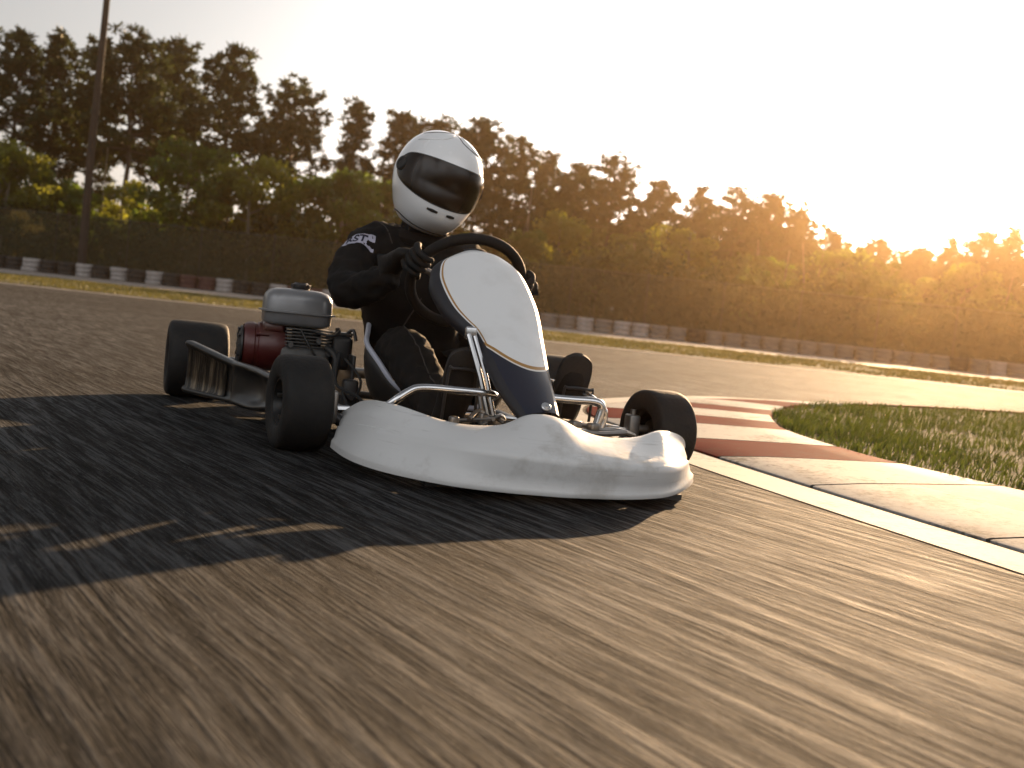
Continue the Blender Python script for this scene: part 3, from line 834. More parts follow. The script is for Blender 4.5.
    for i in range(n):
        l, r_ = L_[i], R_[i]; wd = (r_-l).length
        for k in range(na+1):
            a = k/na; p = l.lerp(r_, a); bulge = wd*.10*(1-(2*a-1)**2)
            vs.append(p+V((0, -.75, .66))*bulge); uvs.append((a, prow[i].x))
    for i in range(n-1):
        for k in range(na):
            fs.append((i*(na+1)+k, i*(na+1)+k+1, (i+1)*(na+1)+k+1, (i+1)*(na+1)+k)); mi.append(0)
    # the rolled side walls: navy rim running back from the face
    def wall(edge, sgn):
        base = len(vs)
        offs = [(.000, .000), (.006, .006), (.016, .014), (.024, .03), (.020, .052), (.006, .066)]
        for i, p in enumerate(edge):
            wf = min(1, .45+.55*min(1, i/10)) if True else 1
            f = .5+.5*min(1, max(.0, 1-abs(i/n-.3)/.75))
            for o_, bk in offs:
                vs.append(p+V((sgn*o_*f, bk*.75*f, -bk*.66*f))); uvs.append((0, 0))
        m_ = len(offs)
        for i in range(len(edge)-1):
            for j in range(m_-1):
                fs.append((base+i*m_+j, base+i*m_+j+1, base+(i+1)*m_+j+1, base+(i+1)*m_+j)); mi.append(1)
    wall(L_, -1); wall(R_, 1)
    # top cap: a rolled rim over the top edge
    base = len(vs)
    top = [vs[k].copy() for k in range(na+1)]
    offs = [(0, 0), (.010, .004), (.020, .016), (.022, .04), (.012, .062)]
    for k, p in enumerate(top):
        for o_, bk in offs: vs.append(p+V((0, bk*.75+o_*.5, o_*.75-bk*.66))); uvs.append((0, 0))
    for k in range(na):
        for j in range(4): fs.append((base+k*5+j, base+k*5+j+1, base+(k+1)*5+j+1, base+(k+1)*5+j)); mi.append(1)
    np_ = fastmesh('nose_panel', [tuple(v) for v in vs], fs, [M['panel'], M['panelside']], K, mi)
    ul = np_.data.uv_layers.new(name='UVMap')
    for lp in np_.data.loops: ul.data[lp.index].uv = uvs[lp.vertex_index]
    bm = bmesh.new(); bm.from_mesh(np_.data); bmesh.ops.recalc_face_normals(bm, faces=bm.faces[:])
    for f in bm.faces: f.smooth = True
    bm.to_mesh(np_.data); bm.free()
    mb = MB(); c = V((.002, -.478, .2135))
    Mx = Matrix.Translation(c) @ V((0, -.70, .71)).to_track_quat('X', 'Z').to_matrix().to_4x4()
    mb.lathe([(.0125, -.002), (.0125, .001), (.011, .0025), (.006, .002), (.005, .0035), (.001, .004)], Mx, 20)
    mb.build('badge', M['badge'], np_)
    mb = MB()                                                # bracket rods carrying the panel
    mb.tube([(-.150, -.25, .365), (-.118, -.29, .26), (-.092, -.31, .165)], .0075, 8); mb.tube([(-.133, -.25, .362), (-.102, -.29, .26), (-.078, -.31, .165)], .006, 8)
    mb.box((-.142, -.24, .368), (.03, .02, .035), bev=.005); mb.build('panel_bracket', M['chrome'], K)
    # ---- bars
    mb = MB(); mb.tube([(-.42, -.2, .09), (-.355, -.29, .166), (-.305, -.3, .208), (-.27, -.3, .221), (-.18, -.3, .222), (-.095, -.3, .220), (-.075, -.29, .214)], .0105, 10, smooth=5)
    mb.build('front_bar', M['chrome'], K)
    mb = MB(); mb.tube([(.06, -.3, .222), (.14, -.3, .222), (.20, -.3, .222), (.222, -.3, .210), (.218, -.3, .18), (.205, -.3, .13)], .0115, 10, smooth=5)
    mb.tube([(.15, -.02, .25), (.19, -.2, .24), (.225, -.285, .212), (.238, -.29, .18), (.225, -.29, .13)], .009, 10, smooth=5); mb.build('front_bar', M['chrome'], K)
    # ---- pedals
    for x, z in ((-.145, .285), (.18, .26)):
        mb = MB(); s = 1 if x > 0 else -1
        mb.tube([(x-.045, -.20, .05), (x-.042, -.225, z-.03), (x-.03, -.23, z-.012), (x+.03, -.23, z-.014), (x+.042, -.225, z-.03), (x+.045, -.20, .05)], .0042, 8, smooth=4)
        mb.build('pedal', M['frame'], K)
    # ---- steering
    c = V((-.045, .22, .508)); nrm = V((0, .755, .656)); e1 = V((1, 0, 0)); e2 = V((0, -.656, .755)); rr = .168
    mb = MB(); mb.tube([c+e1*cos(a)*rr+e2*sin(a)*rr for a in [2*pi*k/48 for k in range(48)]], .0165, 12, closed=True)
    sw = mb.build('steering_wheel', M['grip'], K)
    for a in (R(15), R(165), R(270)):
        mb = MB(); mb.tube([c-nrm*.03, c-nrm*.02+(e1*cos(a)+e2*sin(a))*rr*.6, c+(e1*cos(a)+e2*sin(a))*rr*.97], (.014, .009), 8); mb.build('spoke', M['steel'], sw)
    mb = MB(); mb.tube([c-nrm*.02, (-.03, -.10, .09)], .010, 10); mb.lathe([(.001, 0), (.04, 0), (.04, .012), (.001, .012)], Matrix.Translation(c-nrm*.03) @ nrm.to_track_quat('X', 'Z').to_matrix().to_4x4(), 20)
    mb.build('steering_column', M['steel'], K)
    # ---- seat
    ST = [(.13, .95, .50, .97, .48), (.16, .88, .43, .95, .33), (.185, .75, .36, .90, .15), (.215, .60, .32, .74, .058), (.240, .46, .286, .55, .05), (.215, .37, .238, .42, .058), (.168, .31, .175, .34, .07), (.08, .275, .125, .29, .085)]
    SS = catmull([(a, b, c2) for a, b, c2, d, e in ST], 5); SC = catmull([(d, e, 0) for a, b, c2, d, e in ST], 5); uc = -.04
    rg = []
    for s_, q in zip(SS, SC):
        row = []
        for k in range(21):
            w_ = -1+2*k/20; f = abs(w_)**2.6; uu = (1-(1-abs(w_))**1.7)*(1 if w_ > 0 else -1)
            row.append((uc+s_.x*uu, q.x+(s_.y-q.x)*f, q.y+(s_.z-q.y)*f))
        rg.append(row)
    mb = MB(); mb.rings(rg, False, False); seat = mb.build('seat', M['seat'], K, sharp=80)
    so_ = seat.modifiers.new('t', 'SOLIDIFY'); so_.thickness = .006; so_.offset = 0; bake(seat)
    mb = MB(); edge = [r_[0] for r_ in rg]+[r_[-1] for r_ in rg][::-1]; mb.tube(edge, .0085, 8); mb.build('edge_trim', M['lip'], seat)
    mb = MB(); mb.tube([(-.30, .98, .07), (-.25, .93, .30)], .009, 8); mb.tube([(.24, .98, .07), (.19, .93, .30)], .009, 8); mb.build('seat_stay', M['steel'], K)
    # ---- side pod in front of the rear wheel
    SP = [(.20, -.545, .160, .078), (.30, -.588, .172, .068), (.45, -.622, .180, .05), (.60, -.660, .181, .047), (.66, -.678, .182, .046), (.80, -.735, .197, .042), (.95, -.800, .216, .040), (.97, -.806, .212, .046)]
    C = catmull([(a, b, 0) for a, b, t, d in SP], 5); Z = catmull([(t, d, 0) for a, b, t, d in SP], 5)
    rg = []
    for i, (p, z) in enumerate(zip(C, Z)):
        y, x = p.x, p.y; t, b = z.x, z.y; m_ = (t+b)/2
        rib = .008*math.exp(-((y-.625)/.018)**2); pocket = .022*max(0, 1-((y-.47)/.11)**2)
        prof = [(.05, t-.010), (.015, t+.003), (0, t+.002), (-.006, t-.004), (-.005, t-.012), (.005+pocket*.6-rib, t-.020), (.007+pocket-rib, m_+.02), (.007+pocket-rib, m_-.025), (.005+pocket*.4-rib, b+.022), (-.004, b+.014), (-.006, b+.007), (-.001, b), (.02, b-.002), (.05, b+.006)]
        rg.append([(x+o_, y, zz) for o_, zz in prof])
    mb = MB(); mb.rings(rg, True, True); pod = mb.build('side_pod', M['pod'], K, sharp=60)
    # reflective foil on the rear half of the pod face
    mb = MB(); rg2 = []
    for p, z in zip(C, Z):
        y, x = p.x, p.y
        if y < .665 or y > .955: continue
        t, b = z.x, z.y; m_ = (t+b)/2
        wv = .003*sin(y*95)+.002*sin(y*41+1)
        rg2.append([(x-.0025, y, t-.017), (x+.001+wv*.5, y, t-.024), (x+.001+wv*.5, y, m_+.022), (x+.001+wv*.5, y, m_-.022), (x-.001+wv*.4, y, b+.024), (x-.005, y, b+.018)])
    mb.rings(rg2, False, False); mb.build('foil_panel', M['podfilm'], pod)
    # ---- engine
    ec = V((-.455, .78, 0))
    mb = MB(); mb.box((-.44, .78, .17), (.17, .17, .15), bev=.02)
    mb.box((-.44, .78, .085), (.22, .19, .025), bev=.006)
    for k in range(8): mb.box((-.43, .78, .225+.011*k), (.155, .15, .005), bev=.0015)
    mb.box((-.43, .78, .262), (.09, .09, .085), bev=.01)
    for (x, y, z) in ((-.49, .70, .25), (-.40, .695, .27), (-.36, .71, .23), (-.46, .695, .21), (-.38, .70, .19)):
        mb.tube([(x, y, z), (x, y-.022, z)], .009, 8)
    eng = mb.build('engine', M['engine'], K, sharp=35)
    mb = MB(); Mx = Matrix.Translation((-.575, .78, .232)) @ Matrix.Rotation(pi, 4, 'Z')
    mb.lathe([(.074, -.075), (.080, -.06), (.082, .0), (.080, .015), (.076, .018), (.076, .026), (.079, .03), (.077, .05), (.070, .062), (.066, .058), (.060, .062), (.030, .068), (.001, .07)], Mx, 36)
    mb.box((-.545, .78, .30), (.07, .13, .035), bev=.012)
    for k in range(3):
        a = .5+2.1*k; mb.tube([(-.60, .78+cos(a)*.080, .232+sin(a)*.080), (-.56, .78+cos(a)*.083, .232+sin(a)*.083)], .006, 6)
    mb.build('fan_shroud', M['red'], eng, sharp=35)
    mb = MB(); Mx = Matrix.Translation((-.641, .78, .232)) @ Matrix.Rotation(pi, 4, 'Z')
    mb.lathe([(.064, .0), (.064, .006), (.045, .012), (.02, .014), (.001, .014)], Mx, 30)
    for k in range(10):
        a = 2*pi*k/10; mb.box((-.652, .78+cos(a)*.048, .232+sin(a)*.048), (.006, .022, .006), Matrix.Rotation(a, 3, 'X'))
    mb.build('starter_grille', M['dark'], eng)
    # tank: two rounded pressings with a seam flange
    mb = MB()
    def rr_ring(hx, hy, rad, z, cx=-.468, cy=.78):
        pts = []
        for sx, sy, a0 in ((1, 1, 0), (-1, 1, 90), (-1, -1, 180), (1, -1, 270)):
            for q in range(7):
                a = R(a0+15*q); pts.append((cx+sx*(hx-rad)+cos(a)*rad, cy+sy*(hy-rad)+sin(a)*rad, z))
        return pts
    hx, hy = .112, .088
    mb.rings([rr_ring(hx-.03, hy-.03, .03, .308), rr_ring(hx-.008, hy-.008, .04, .312), rr_ring(hx-.001, hy-.001, .045, .322), rr_ring(hx, hy, .045, .352), rr_ring(hx+.011, hy+.011, .05, .353), rr_ring(hx+.011, hy+.011, .05, .358), rr_ring(hx, hy, .045, .359), rr_ring(hx-.001, hy-.001, .045, .395), rr_ring(hx-.006, hy-.005, .045, .412), rr_ring(hx-.018, hy-.016, .04, .425), rr_ring(hx-.04, hy-.036, .035, .432), rr_ring(hx-.08, hy-.062, .02, .434)])
    mb.build('fuel_tank', M['tank'], eng, sharp=45)
    mb = MB(); mb.lathe([(.001, .022), (.020, .022), (.024, .018), (.030, .016), (.031, .004), (.026, -.004)], Matrix.Translation((-.462, .78, .434)) @ Matrix.Rotation(-pi/2, 4, 'Y'), 24)
    for k in range(10):
        a = 2*pi*k/10; mb.box((-.462+cos(a)*.03, .78+sin(a)*.03, .444), (.006, .006, .014), Matrix.Rotation(a, 3, 'Z'), bev=.0015)
    mb.build('fuel_cap', M['dark'], eng)
    mb = MB(); mb.box((-.315, .77, .235), (.075, .11, .115), bev=.018); mb.box((-.315, .77, .297), (.06, .085, .014), bev=.005)
    mb.tube([(-.33, .75, .30), (-.33, .75, .318)], .008, 8); mb.tube([(-.30, .74, .30), (-.28, .73, .315), (-.27, .72, .28)], .006, 8, smooth=3)
    mb.build('air_cleaner', M['dark'], eng)
    mb = MB(); mb.tube([(-.37, .70, .25), (-.34, .66, .22), (-.345, .66, .15), (-.36, .70, .10)], .012, 8, smooth=4); mb.tube([(-.42, .70, .30), (-.36, .68, .29), (-.33, .70, .31)], .005, 6, smooth=4)
    mb.tube([(-.46, .69, .30), (-.43, .67, .25), (-.40, .68, .21)], .004, 6, smooth=4)
    mb.build('hose', M['rubber'], eng)
    mb = MB(); mb.box((-.285, .78, .15), (.012, .30, .17), bev=.004); mb.box((-.30, .70, .075), (.10, .12, .05), bev=.008); mb.box((-.30, .58, .11), (.05, .05, .10), bev=.01)
    mb.build('engine_mount', M['dark'], K)
    mb = MB(); mb.tube([(-.31, .66, .22), (-.27, .56, .16), (-.31, .46, .10), (-.35, .42, .13), (-.33, .36, .075)], .0045, 6, smooth=5); mb.tube([(-.34, .60, .24), (-.36, .5, .15), (-.30, .42, .12), (-.27, .34, .08)], .0055, 6, smooth=5); mb.tube([(-.28, .62, .14), (-.33, .52, .085), (-.29, .44, .075)], .008, 6, smooth=5)
    mb.build('control_cable', M['rubber'], K)
    mb = MB(); mb.box((-.395, .95, .16), (.018, .42, .12), bev=.006); mb.build('chain_guard', M['dark'], K)
    mb = MB(); mb.tube([(-.55, 1.32, .10), (-.60, 1.44, .12), (-.4, 1.46, .12), (.4, 1.46, .12), (.55, 1.44, .12), (.5, 1.32, .10)], .014, 8, smooth=4); mb.tube([(-.31, 1.28, .06), (-.31, 1.46, .12)], .012, 8); mb.tube([(.30, 1.28, .06), (.30, 1.46, .12)], .012, 8)
    mb.build('rear_bumper', M['frame'], K)
    return K, (c, nrm, e1, e2, rr)
kart, SW = make_kart()

# ------------------------------------------------------------------ driver
def make_driver():
    root = empty('person', KART_LOC+Matrix.Rotation(KART_YAW, 3, 'Z') @ V((-.04, .78, .05)), KART_YAW)
    tag(root, 'kart driver in black race suit and gloves with a white full-face helmet, leaning forward', 'driver')
    off = V((-.04, .78, .05))
    J = [(-.055, .80, .17, .165, .12), (-.075, .76, .30, .185, .14), (-.10, .69, .44, .185, .14), (-.115, .625, .565, .15, .115), (-.11, .565, .65, .075), (-.10, .53, .74, .085), (-.10, .51, .85, .08),
         (-.285, .635, .59, .080), (-.35, .55, .51, .068), (-.372, .45, .435, .062), (-.305, .345, .468, .055), (-.25, .275, .515, .043),
         (.085, .66, .565, .085), (.18, .56, .47, .07), (.215, .46, .42, .066), (.18, .355, .44, .056), (.145, .285, .485, .042),
         (-.12, .72, .15, .10), (-.165, .55, .225, .088), (-.19, .34, .295, .078), (-.162, .15, .20, .070), (-.15, -.05, .105, .047),
         (.06, .72, .15, .105), (.12, .55, .22, .095), (.16, .35, .265, .078), (.17, .14, .18, .060), (.165, -.06, .10, .047)]
    E_ = [(0, 1), (1, 2), (2, 3), (3, 4), (4, 5), (5, 6), (3, 7), (7, 8), (8, 9), (9, 10), (10, 11), (3, 12), (12, 13), (13, 14), (14, 15), (15, 16), (0, 17), (17, 18), (18, 19), (19, 20), (20, 21), (0, 22), (22, 23), (23, 24), (24, 25), (25, 26)]
    body = skin('body', J, E_, M['suit'], root, 0, 3, .017, .045)
    bvh = BVHTree.FromPolygons([v.co.copy() for v in body.data.vertices], [tuple(p.vertices) for p in body.data.polygons])
    parts = [body]
    # collar
    mb = MB(); mb.tube([(-.11+.075*cos(a), .57+.075*sin(a), .645+.015*sin(a)) for a in [2*pi*k/20 for k in range(20)]], .022, 8, closed=True); parts.append(mb.build('collar', M['suit'], root))
    # cuffs and belt-like seams raised on the sleeve
    def strap(p0, p1, r_, name, m, w_=.014):
        d = (V(p1)-V(p0)).normalized(); a_ = d.cross(V((0, 0, 1))).normalized(); b_ = a_.cross(d); mb = MB()
        ring = []
        for k in range(24):
            an = 2*pi*k/24; dr = a_*cos(an)+b_*sin(an); h = bvh.ray_cast(V(p0)+dr*.3, -dr)
            ring.append((h[0]+dr*.003) if h[0] and (h[0]-V(p0)).length < r_*2 else V(p0)+dr*r_)
        mb.tube(ring, w_*.5, 6, closed=True); parts.append(mb.build(name, m, root))
    # seams following the cloth over the shoulder and along the thigh
    def seam(points, dirs, rad=.0022):
        out = []
        for p, d in zip(catmull(points, 6), catmull(dirs, 6)):
            d = d.normalized(); h = bvh.ray_cast(p+d*.4, -d)
            if h[0]: out.append(h[0]+h[1]*.0008)
        if len(out) > 3:
            mb = MB(); mb.tube(out, rad, 6); parts.append(mb.build('seam', M['suit_seam'], root))
    seam([(-.20, .60, .58), (-.235, .61, .6), (-.27, .64, .58), (-.28, .68, .56)], [(-.2, -.8, .4), (-.2, -.3, 1), (-.2, .2, 1), (-.2, .8, .5)])
    seam([(-.15, .60, .59), (-.18, .61, .6), (-.2, .65, .6)], [(-.1, -.8, .4), (-.1, -.2, 1), (-.1, .4, 1)])
    seam([(-.19, .60, .25), (-.215, .45, .28), (-.225, .36, .29), (-.205, .2, .22), (-.18, .06, .15)], [(.45, -.3, 1), (.45, -.5, 1), (.5, -.8, .8), (.5, -.4, 1), (.5, -.4, 1)])
    # sleeve patch with lettering
    A_ = V((-.055, -.115, -.095)).normalized(); N_ = V((-.36, -.78, .5)); N_ = (N_-A_*N_.dot(A_)).normalized(); B_ = N_.cross(A_).normalized()
    if B_.dot(V((1, 0, 0))) < 0: B_ = -B_
    o0 = V((-.29, .635, .59)).lerp(V((-.37, .45, .445)), .20)
    def onto(a, b, lift):
        s_ = o0+A_*a+B_*b; h = bvh.ray_cast(s_+N_*.3, -N_)
        return (h[0]+N_*lift) if h[0] else s_+N_*.085
    vs, fs = [], []; nx, ny = 14, 8; hw, hh = .052, .022
    for j in range(ny+1):
        for i in range(nx+1): vs.append(tuple(onto(-hh+2*hh*j/ny, -hw+2*hw*i/nx, .0025)))
    for j in range(ny):
        for i in range(nx):
            if i > 10 and 2 < j < 6: continue                # notch at the right end
            a = j*(nx+1)+i; fs.append((a, a+1, a+nx+2, a+nx+1))
    patch = fastmesh('sleeve_patch', vs, fs, M['patch'], root); parts.append(patch)
    cu = bpy.data.curves.new('lettering', 'FONT'); cu.body = 'RST'; cu.size = .044; cu.align_x = 'CENTER'; cu.align_y = 'CENTER'; cu.offset = .0012; cu.resolution_u = 4
    to = bpy.data.objects.new('lettering', cu); COL.objects.link(to)
    dg = bpy.context.evaluated_depsgraph_get(); me = bpy.data.meshes.new_from_object(to.evaluated_get(dg), depsgraph=dg)
    bpy.data.objects.remove(to); bm = bmesh.new(); bm.from_mesh(me); bmesh.ops.subdivide_edges(bm, edges=[e for e in bm.edges if e.calc_length() > .008], cuts=2)
    for v in bm.verts: v.co = onto(-v.co.y, v.co.x-.008, .0042)
    bm.to_mesh(me); bm.free(); me.materials.clear(); me.materials.append(M['patchink'])
    lt = bpy.data.objects.new('lettering', me); COL.objects.link(lt); lt.parent = patch
    # gloves
    c, nrm, e1, e2, rr = SW
    def glove(phi, wrist, flip):
        p = c+(e1*cos(phi)+e2*sin(phi))*rr; rho = (e1*cos(phi)+e2*sin(phi)); tau = (-e1*sin(phi)+e2*cos(phi))*flip
        cs = lambda al, r_, t: p+tau*t+rho*cos(al)*r_+nrm*sin(al)*r_
        kn = cs(R(35), .040, 0); w_ = V(wrist)
        objs = []
        mid = w_.lerp(kn, .5)
        objs.append(skin('glove', [(*(w_+(w_-kn)*.35), .036, .036), (*w_, .037, .033), (*mid, .040, .024), (*kn, .042, .019)], [(0, 1), (1, 2), (2, 3)], M['glove'], None, 1, 2))
        for i in range(4):
            t = (-.033+.022*i); ln = (.92, 1.0, .96, .82)[i]
            ch = [(*cs(R(60), .036, t*.9), .0125), (*cs(R(20), .036, t), .0125), (*cs(R(-35*ln), .034, t), .0115), (*cs(R(-95*ln), .031, t*.97), .0108), (*cs(R(-150*ln), .030, t*.95), .0095)]
            objs.append(skin('glove', ch, [(k, k+1) for k in range(4)], M['glove'], None, 0, 2))
        th = [(*mid.lerp(cs(R(110), .035, .03), .35), .015), (*cs(R(110), .034, .035), .0145), (*cs(R(150), .032, .052), .0125), (*cs(R(200), .030, .060), .0105)]
        objs.append(skin('glove', th, [(0, 1), (1, 2), (2, 3)], M['glove'], None, 0, 2))
        bm = bmesh.new()
        for o in objs: bm.from_mesh(o.data)
        me = bpy.data.meshes.new('glove'); bm.to_mesh(me); bm.free(); me.materials.append(M['glove'])
        for q in me.polygons: q.use_smooth = True
        for o in objs: bpy.data.objects.remove(o)
        g = bpy.data.objects.new('glove', me); COL.objects.link(g); g.parent = root; parts.append(g)
        # knuckle guard strap
        mb = MB(); mb.tube([w_+tau*.038, w_+tau*.03+nrm*.03, w_+nrm*.038, w_-tau*.03+nrm*.03, w_-tau*.038], .005, 6, smooth=4); s_ = mb.build('wrist_strap', M['rubber'], g)
    glove(R(158), (-.258, .265, .545), 1); glove(R(4), (.155, .275, .50), -1)
    # boots with soles on the pedals
    for x, zt in ((-.148, .318), (.165, .332)):
        b = skin('boot', [(x, -.045, .125, .046), (x, -.055, .075, .042, .045), (x, -.125, .135, .048, .038), (x+.002, -.175, .22, .052, .036), (x+.004, -.20, zt-.04, .047, .030), (x+.004, -.205, zt, .034, .022)], [(0, 1), (1, 2), (2, 3), (3, 4), (4, 5)], M['boot'], root, 2, 2)
        parts.append(b)
        mb = MB(); rg = []
        for t, hw_, in ((0, .012), (.05, .03), (.14, .037), (.35, .033), (.6, .045), (.8, .048), (.92, .043), (.97, .03), (1, .010)):
            cc = V((x+.003, -.075, .035)).lerp(V((x+.004, -.238, zt+.006)), t); cc += V((0, -.012*sin(pi*t), -.006*sin(pi*t)))
            rg.append([cc+V((-hw_, .012, .006)), cc+V((-hw_, 0, 0)), cc+V((0, -.004, -.002)), cc+V((hw_, 0, 0)), cc+V((hw_, .012, .006))])
        rg = [list(z_) for z_ in zip(*[catmull(c_, 5) for c_ in zip(*rg)])]
        mb.rings(rg, True, True)
        mb.build('sole', M['sole'], b); 
    # helmet
    hm = empty('tmp')
    hc = V((-.102, .50, .818))
    rot = Matrix.Rotation(R(6), 3, 'Z') @ Matrix.Rotation(R(12), 3, 'Y') @ Matrix.Rotation(R(12), 3, 'X')
    def hs(lon, lat, d=0):
        """helmet surface, local forward = -y, lon towards +x"""
        x, y, z = sin(lon)*cos(lat), -cos(lon)*cos(lat), sin(lat)
        ax, ay, az = .138, .165, .166
        fw = max(0, -y)
        if z < 0:
            s_ = min(1, -z/.55); ay = .165+(.030*s_ if y < 0 else -.018*s_); ax = .138-.012*s_
        e = 2.25
        k = (abs(x/ax)**e+abs(y/ay)**e+abs(z/az)**e)**(-1/e)
        p = V((x, y, z))*(k+d)
        zmin = -.148-(.012 if y < 0 else -.02)*min(1, abs(y)*1.5)
        if p.z < zmin:
            f = zmin/p.z; q = p.z-zmin; p = V((p.x*(1-.0*q), p.y, zmin+q*.12))
        return hc+rot @ p
    mb = MB(); rg = []
    NL, NB = 72, 44
    for j in range(NB+1):
        lat = -1.25+(pi/2+1.25-.001)*j/NB
        rg.append([hs(2*pi*i/NL, lat) for i in range(NL)])
    mb.rings(rg, True, True)
    he = mb.build('helmet', M['helmet'], root, sharp=70); parts.append(he)
    def strip(name, mat_, lon0, lon1, lo, hi, d0, d1, parent, n=44, m_=16, edge=.006):
        mb = MB(); rg = []
        for i in range(n+1):
            s_ = -1+2*i/n; lon = lon0+(lon1-lon0)*i/n; a, b_ = lo(s_), hi(s_); row = []
            row.append(hs(lon, a, d0))
            for j in range(m_+1): 
                lat = a+(b_-a)*j/m_; row.append(hs(lon, lat, d1 if 0 < j < m_ else d1*.85))
            row.append(hs(lon, b_, d0)); rg.append(row)
        mb.rings([[p for p in rg[0]]]+rg, False, False)
        o = mb.build(name, mat_, parent, sharp=60); parts.append(o) if parent is root else None; return o
    endw = lambda s_: (1-max(0, abs(s_)-.78)/.22) if abs(s_) > .78 else 1
    vlo = lambda s_: R(-17+10*abs(s_)**2+4*abs(s_)**8); vhi = lambda s_: R(26-1*abs(s_)**2-9*abs(s_)**8)
    strip('visor_seal', M['gasket'], R(-84), R(84), lambda s_: vlo(s_)-R(1.6), lambda s_: vhi(s_)+R(1.4), -.004, .0012, he)
    strip('visor', M['visor'], R(-82), R(82), vlo, vhi, -.002, .0042, he)
    for s_ in (-1, 1):                                       # visor pivots
        c0 = hs(R(74*s_), R(9), .004); n0 = (c0-hc).normalized()
        mb = MB(); mb.lathe([(.024, -.004), (.024, .003), (.021, .006), (.012, .006), (.011, .004), (.001, .004)], Matrix.Translation(c0) @ n0.to_track_quat('X', 'Z').to_matrix().to_4x4(), 24); mb.build('visor_pivot', M['gasket'], he)
    for l0, l1 in ((-17, -5), (5, 15)):                      # chin vents
        strip('chin_vent', M['gasket'], R(l0), R(l1), lambda s_: R(-25.5+abs(s_)*.6), lambda s_: R(-22.5-abs(s_)*.6), -.002, .0012, he, 10, 4)
    # raised brow scoop ridge on the crown
    for sg in (-1, 1):
        pl = [hs(R(sg*l), R(b_), .0015) for l, b_ in ((14, 74), (20, 62), (34, 52), (58, 47), (78, 44))]
        mb = MB(); mb.tube(pl, .0024, 6, smooth=5); mb.build('shell_ridge', M['helmet'], he)
    mb = MB(); mb.tube([hs(2*pi*i/48, -.93, .001) for i in range(48)], .0022, 8, closed=True); mb.build('edge_rubber', M['gasket'], he)
    for pts_ in (((-6, 84), (3, 70), (10, 58), (30, 50), (60, 46), (84, 44)), ((-20, 84), (-45, 72), (-70, 62), (-95, 55))):
        mb = MB(); mb.tube([hs(R(l), R(b_), .0004) for l, b_ in pts_], .0013, 6, smooth=6); mb.build('shell_seam', M['gasket'], he)
    bpy.data.objects.remove(hm)
    for o in parts: o.location = -off
    return root
make_driver()

# ------------------------------------------------------------------ air, sky, sun, camera
def haze():
    mb = MB(); mb.box((0, 0, 8.0), (640, 640, 18.2))
    o = mb.build('haze', None or bpy.data.materials.new('haze_air'), smooth=False); m = o.data.materials[0]; m.use_nodes = True
    t = m.node_tree; t.nodes.clear()
    out = t.nodes.new('ShaderNodeOutputMaterial'); v = t.nodes.new('ShaderNodeVolumePrincipled')
    v.inputs['Color'].default_value = (1, .70, .40, 1); v.inputs['Density'].default_value = HAZE; v.inputs['Anisotropy'].default_value = .87
    t.links.new(v.outputs[0], out.inputs['Volume'])
    tag(o, kind='stuff')
if HAZE > 0: haze()

w = bpy.data.worlds.new('World'); scene.world = w; w.use_nodes = True
nt = w.node_tree; bg_ = nt.nodes['Background']
sky = nt.nodes.new('ShaderNodeTexSky'); sky.sky_type = 'NISHITA'; sky.sun_disc = False
sky.sun_elevation = R(SUN_EL); sky.sun_rotation = R(SUN_AZ); sky.air_density = 1.0; sky.dust_density = 3.4; sky.ozone_density = 1.0
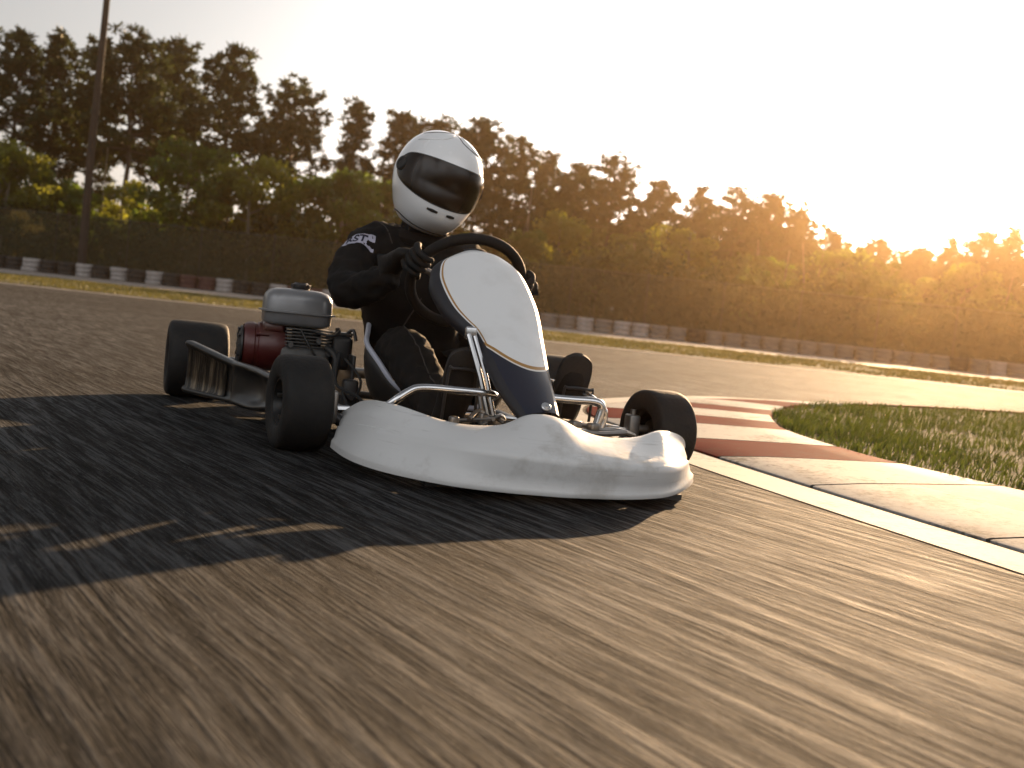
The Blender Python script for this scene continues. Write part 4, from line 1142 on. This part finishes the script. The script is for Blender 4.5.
# sky: Nishita plus an unseen cloud bank behind the camera, added as fill light
def world_nodes():
    new = nt.nodes.new; L = nt.links.new
    tc = new('ShaderNodeTexCoord'); sp = new('ShaderNodeSeparateXYZ'); L(tc.outputs['Generated'], sp.inputs[0])
    def mr(sock, a, b):
        n = new('ShaderNodeMapRange'); n.interpolation_type = 'SMOOTHSTEP'; n.inputs[1].default_value = a; n.inputs[2].default_value = b
        L(sock, n.inputs[0]); return n.outputs[0]
    def mul(a, b):
        n = new('ShaderNodeMath'); n.operation = 'MULTIPLY'; L(a, n.inputs[0])
        if isinstance(b, float): n.inputs[1].default_value = b
        else: L(b, n.inputs[1])
        return n.outputs[0]
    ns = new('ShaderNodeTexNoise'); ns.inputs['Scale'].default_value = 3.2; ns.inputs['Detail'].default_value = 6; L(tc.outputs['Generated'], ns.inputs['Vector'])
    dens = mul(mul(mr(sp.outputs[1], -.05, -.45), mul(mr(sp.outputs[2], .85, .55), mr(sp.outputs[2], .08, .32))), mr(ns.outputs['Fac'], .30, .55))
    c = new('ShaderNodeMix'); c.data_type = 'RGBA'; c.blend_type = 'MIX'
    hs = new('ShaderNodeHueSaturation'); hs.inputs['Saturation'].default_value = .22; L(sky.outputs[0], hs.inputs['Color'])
    L(mul(dens, .9), c.inputs[0]); L(hs.outputs[0], c.inputs[6]); c.inputs[7].default_value = (FILL_CLOUD*.97, FILL_CLOUD*.98, FILL_CLOUD*1.0, 1)
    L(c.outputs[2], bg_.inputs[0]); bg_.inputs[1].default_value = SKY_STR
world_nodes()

sl = bpy.data.lights.new('sun', 'SUN'); sl.energy = SUN_STR; sl.angle = R(.6); sl.color = (1, .65, .35)
so = bpy.data.objects.new('sun', sl); COL.objects.link(so)
sd = V((sin(R(SUN_AZ))*cos(R(SUN_EL)), cos(R(SUN_AZ))*cos(R(SUN_EL)), sin(R(SUN_EL))))
so.rotation_euler = sd.to_track_quat('Z', 'Y').to_euler(); so.location = (20, 30, 12)

cam = bpy.data.cameras.new('camera'); co = bpy.data.objects.new('camera', cam); COL.objects.link(co); scene.camera = co
cam.sensor_width = 36; cam.lens = 1140/1024*36; cam.clip_end = 3000; cam.clip_start = .05
TH, PH = R(6.1), R(3.69)
fwd = V((0, cos(PH), -sin(PH))); up0 = V((0, sin(PH), cos(PH))); rt0 = V((1, 0, 0))
# image rotated clockwise -> camera rolled counter-clockwise
right = rt0*cos(TH)+up0*sin(TH); up = up0*cos(TH)-rt0*sin(TH)
mw = Matrix((( right.x, up.x, -fwd.x, 0), (right.y, up.y, -fwd.y, 0), (right.z, up.z, -fwd.z, .44), (0, 0, 0, 1)))
co.matrix_world = mw
cam.dof.use_dof = True; cam.dof.focus_distance = 3.0; cam.dof.aperture_fstop = 4.3; cam.dof.aperture_blades = 9

vs_ = scene.view_settings
scene.display_settings.display_device = 'sRGB'
vs_.view_transform = 'Standard'; vs_.look = 'None'; vs_.gamma = 1; vs_.exposure = EXPO; vs_.use_curve_mapping = False
scene.render.engine = 'CYCLES'
cy = scene.cycles
cy.use_denoising = True
try: cy.denoiser = 'OPENIMAGEDENOISE'
except Exception: pass
cy.max_bounces = 8; cy.transparent_max_bounces = 12; cy.volume_bounces = 1; cy.sample_clamp_indirect = 6
cy.caustics_reflective = False; cy.caustics_refractive = False
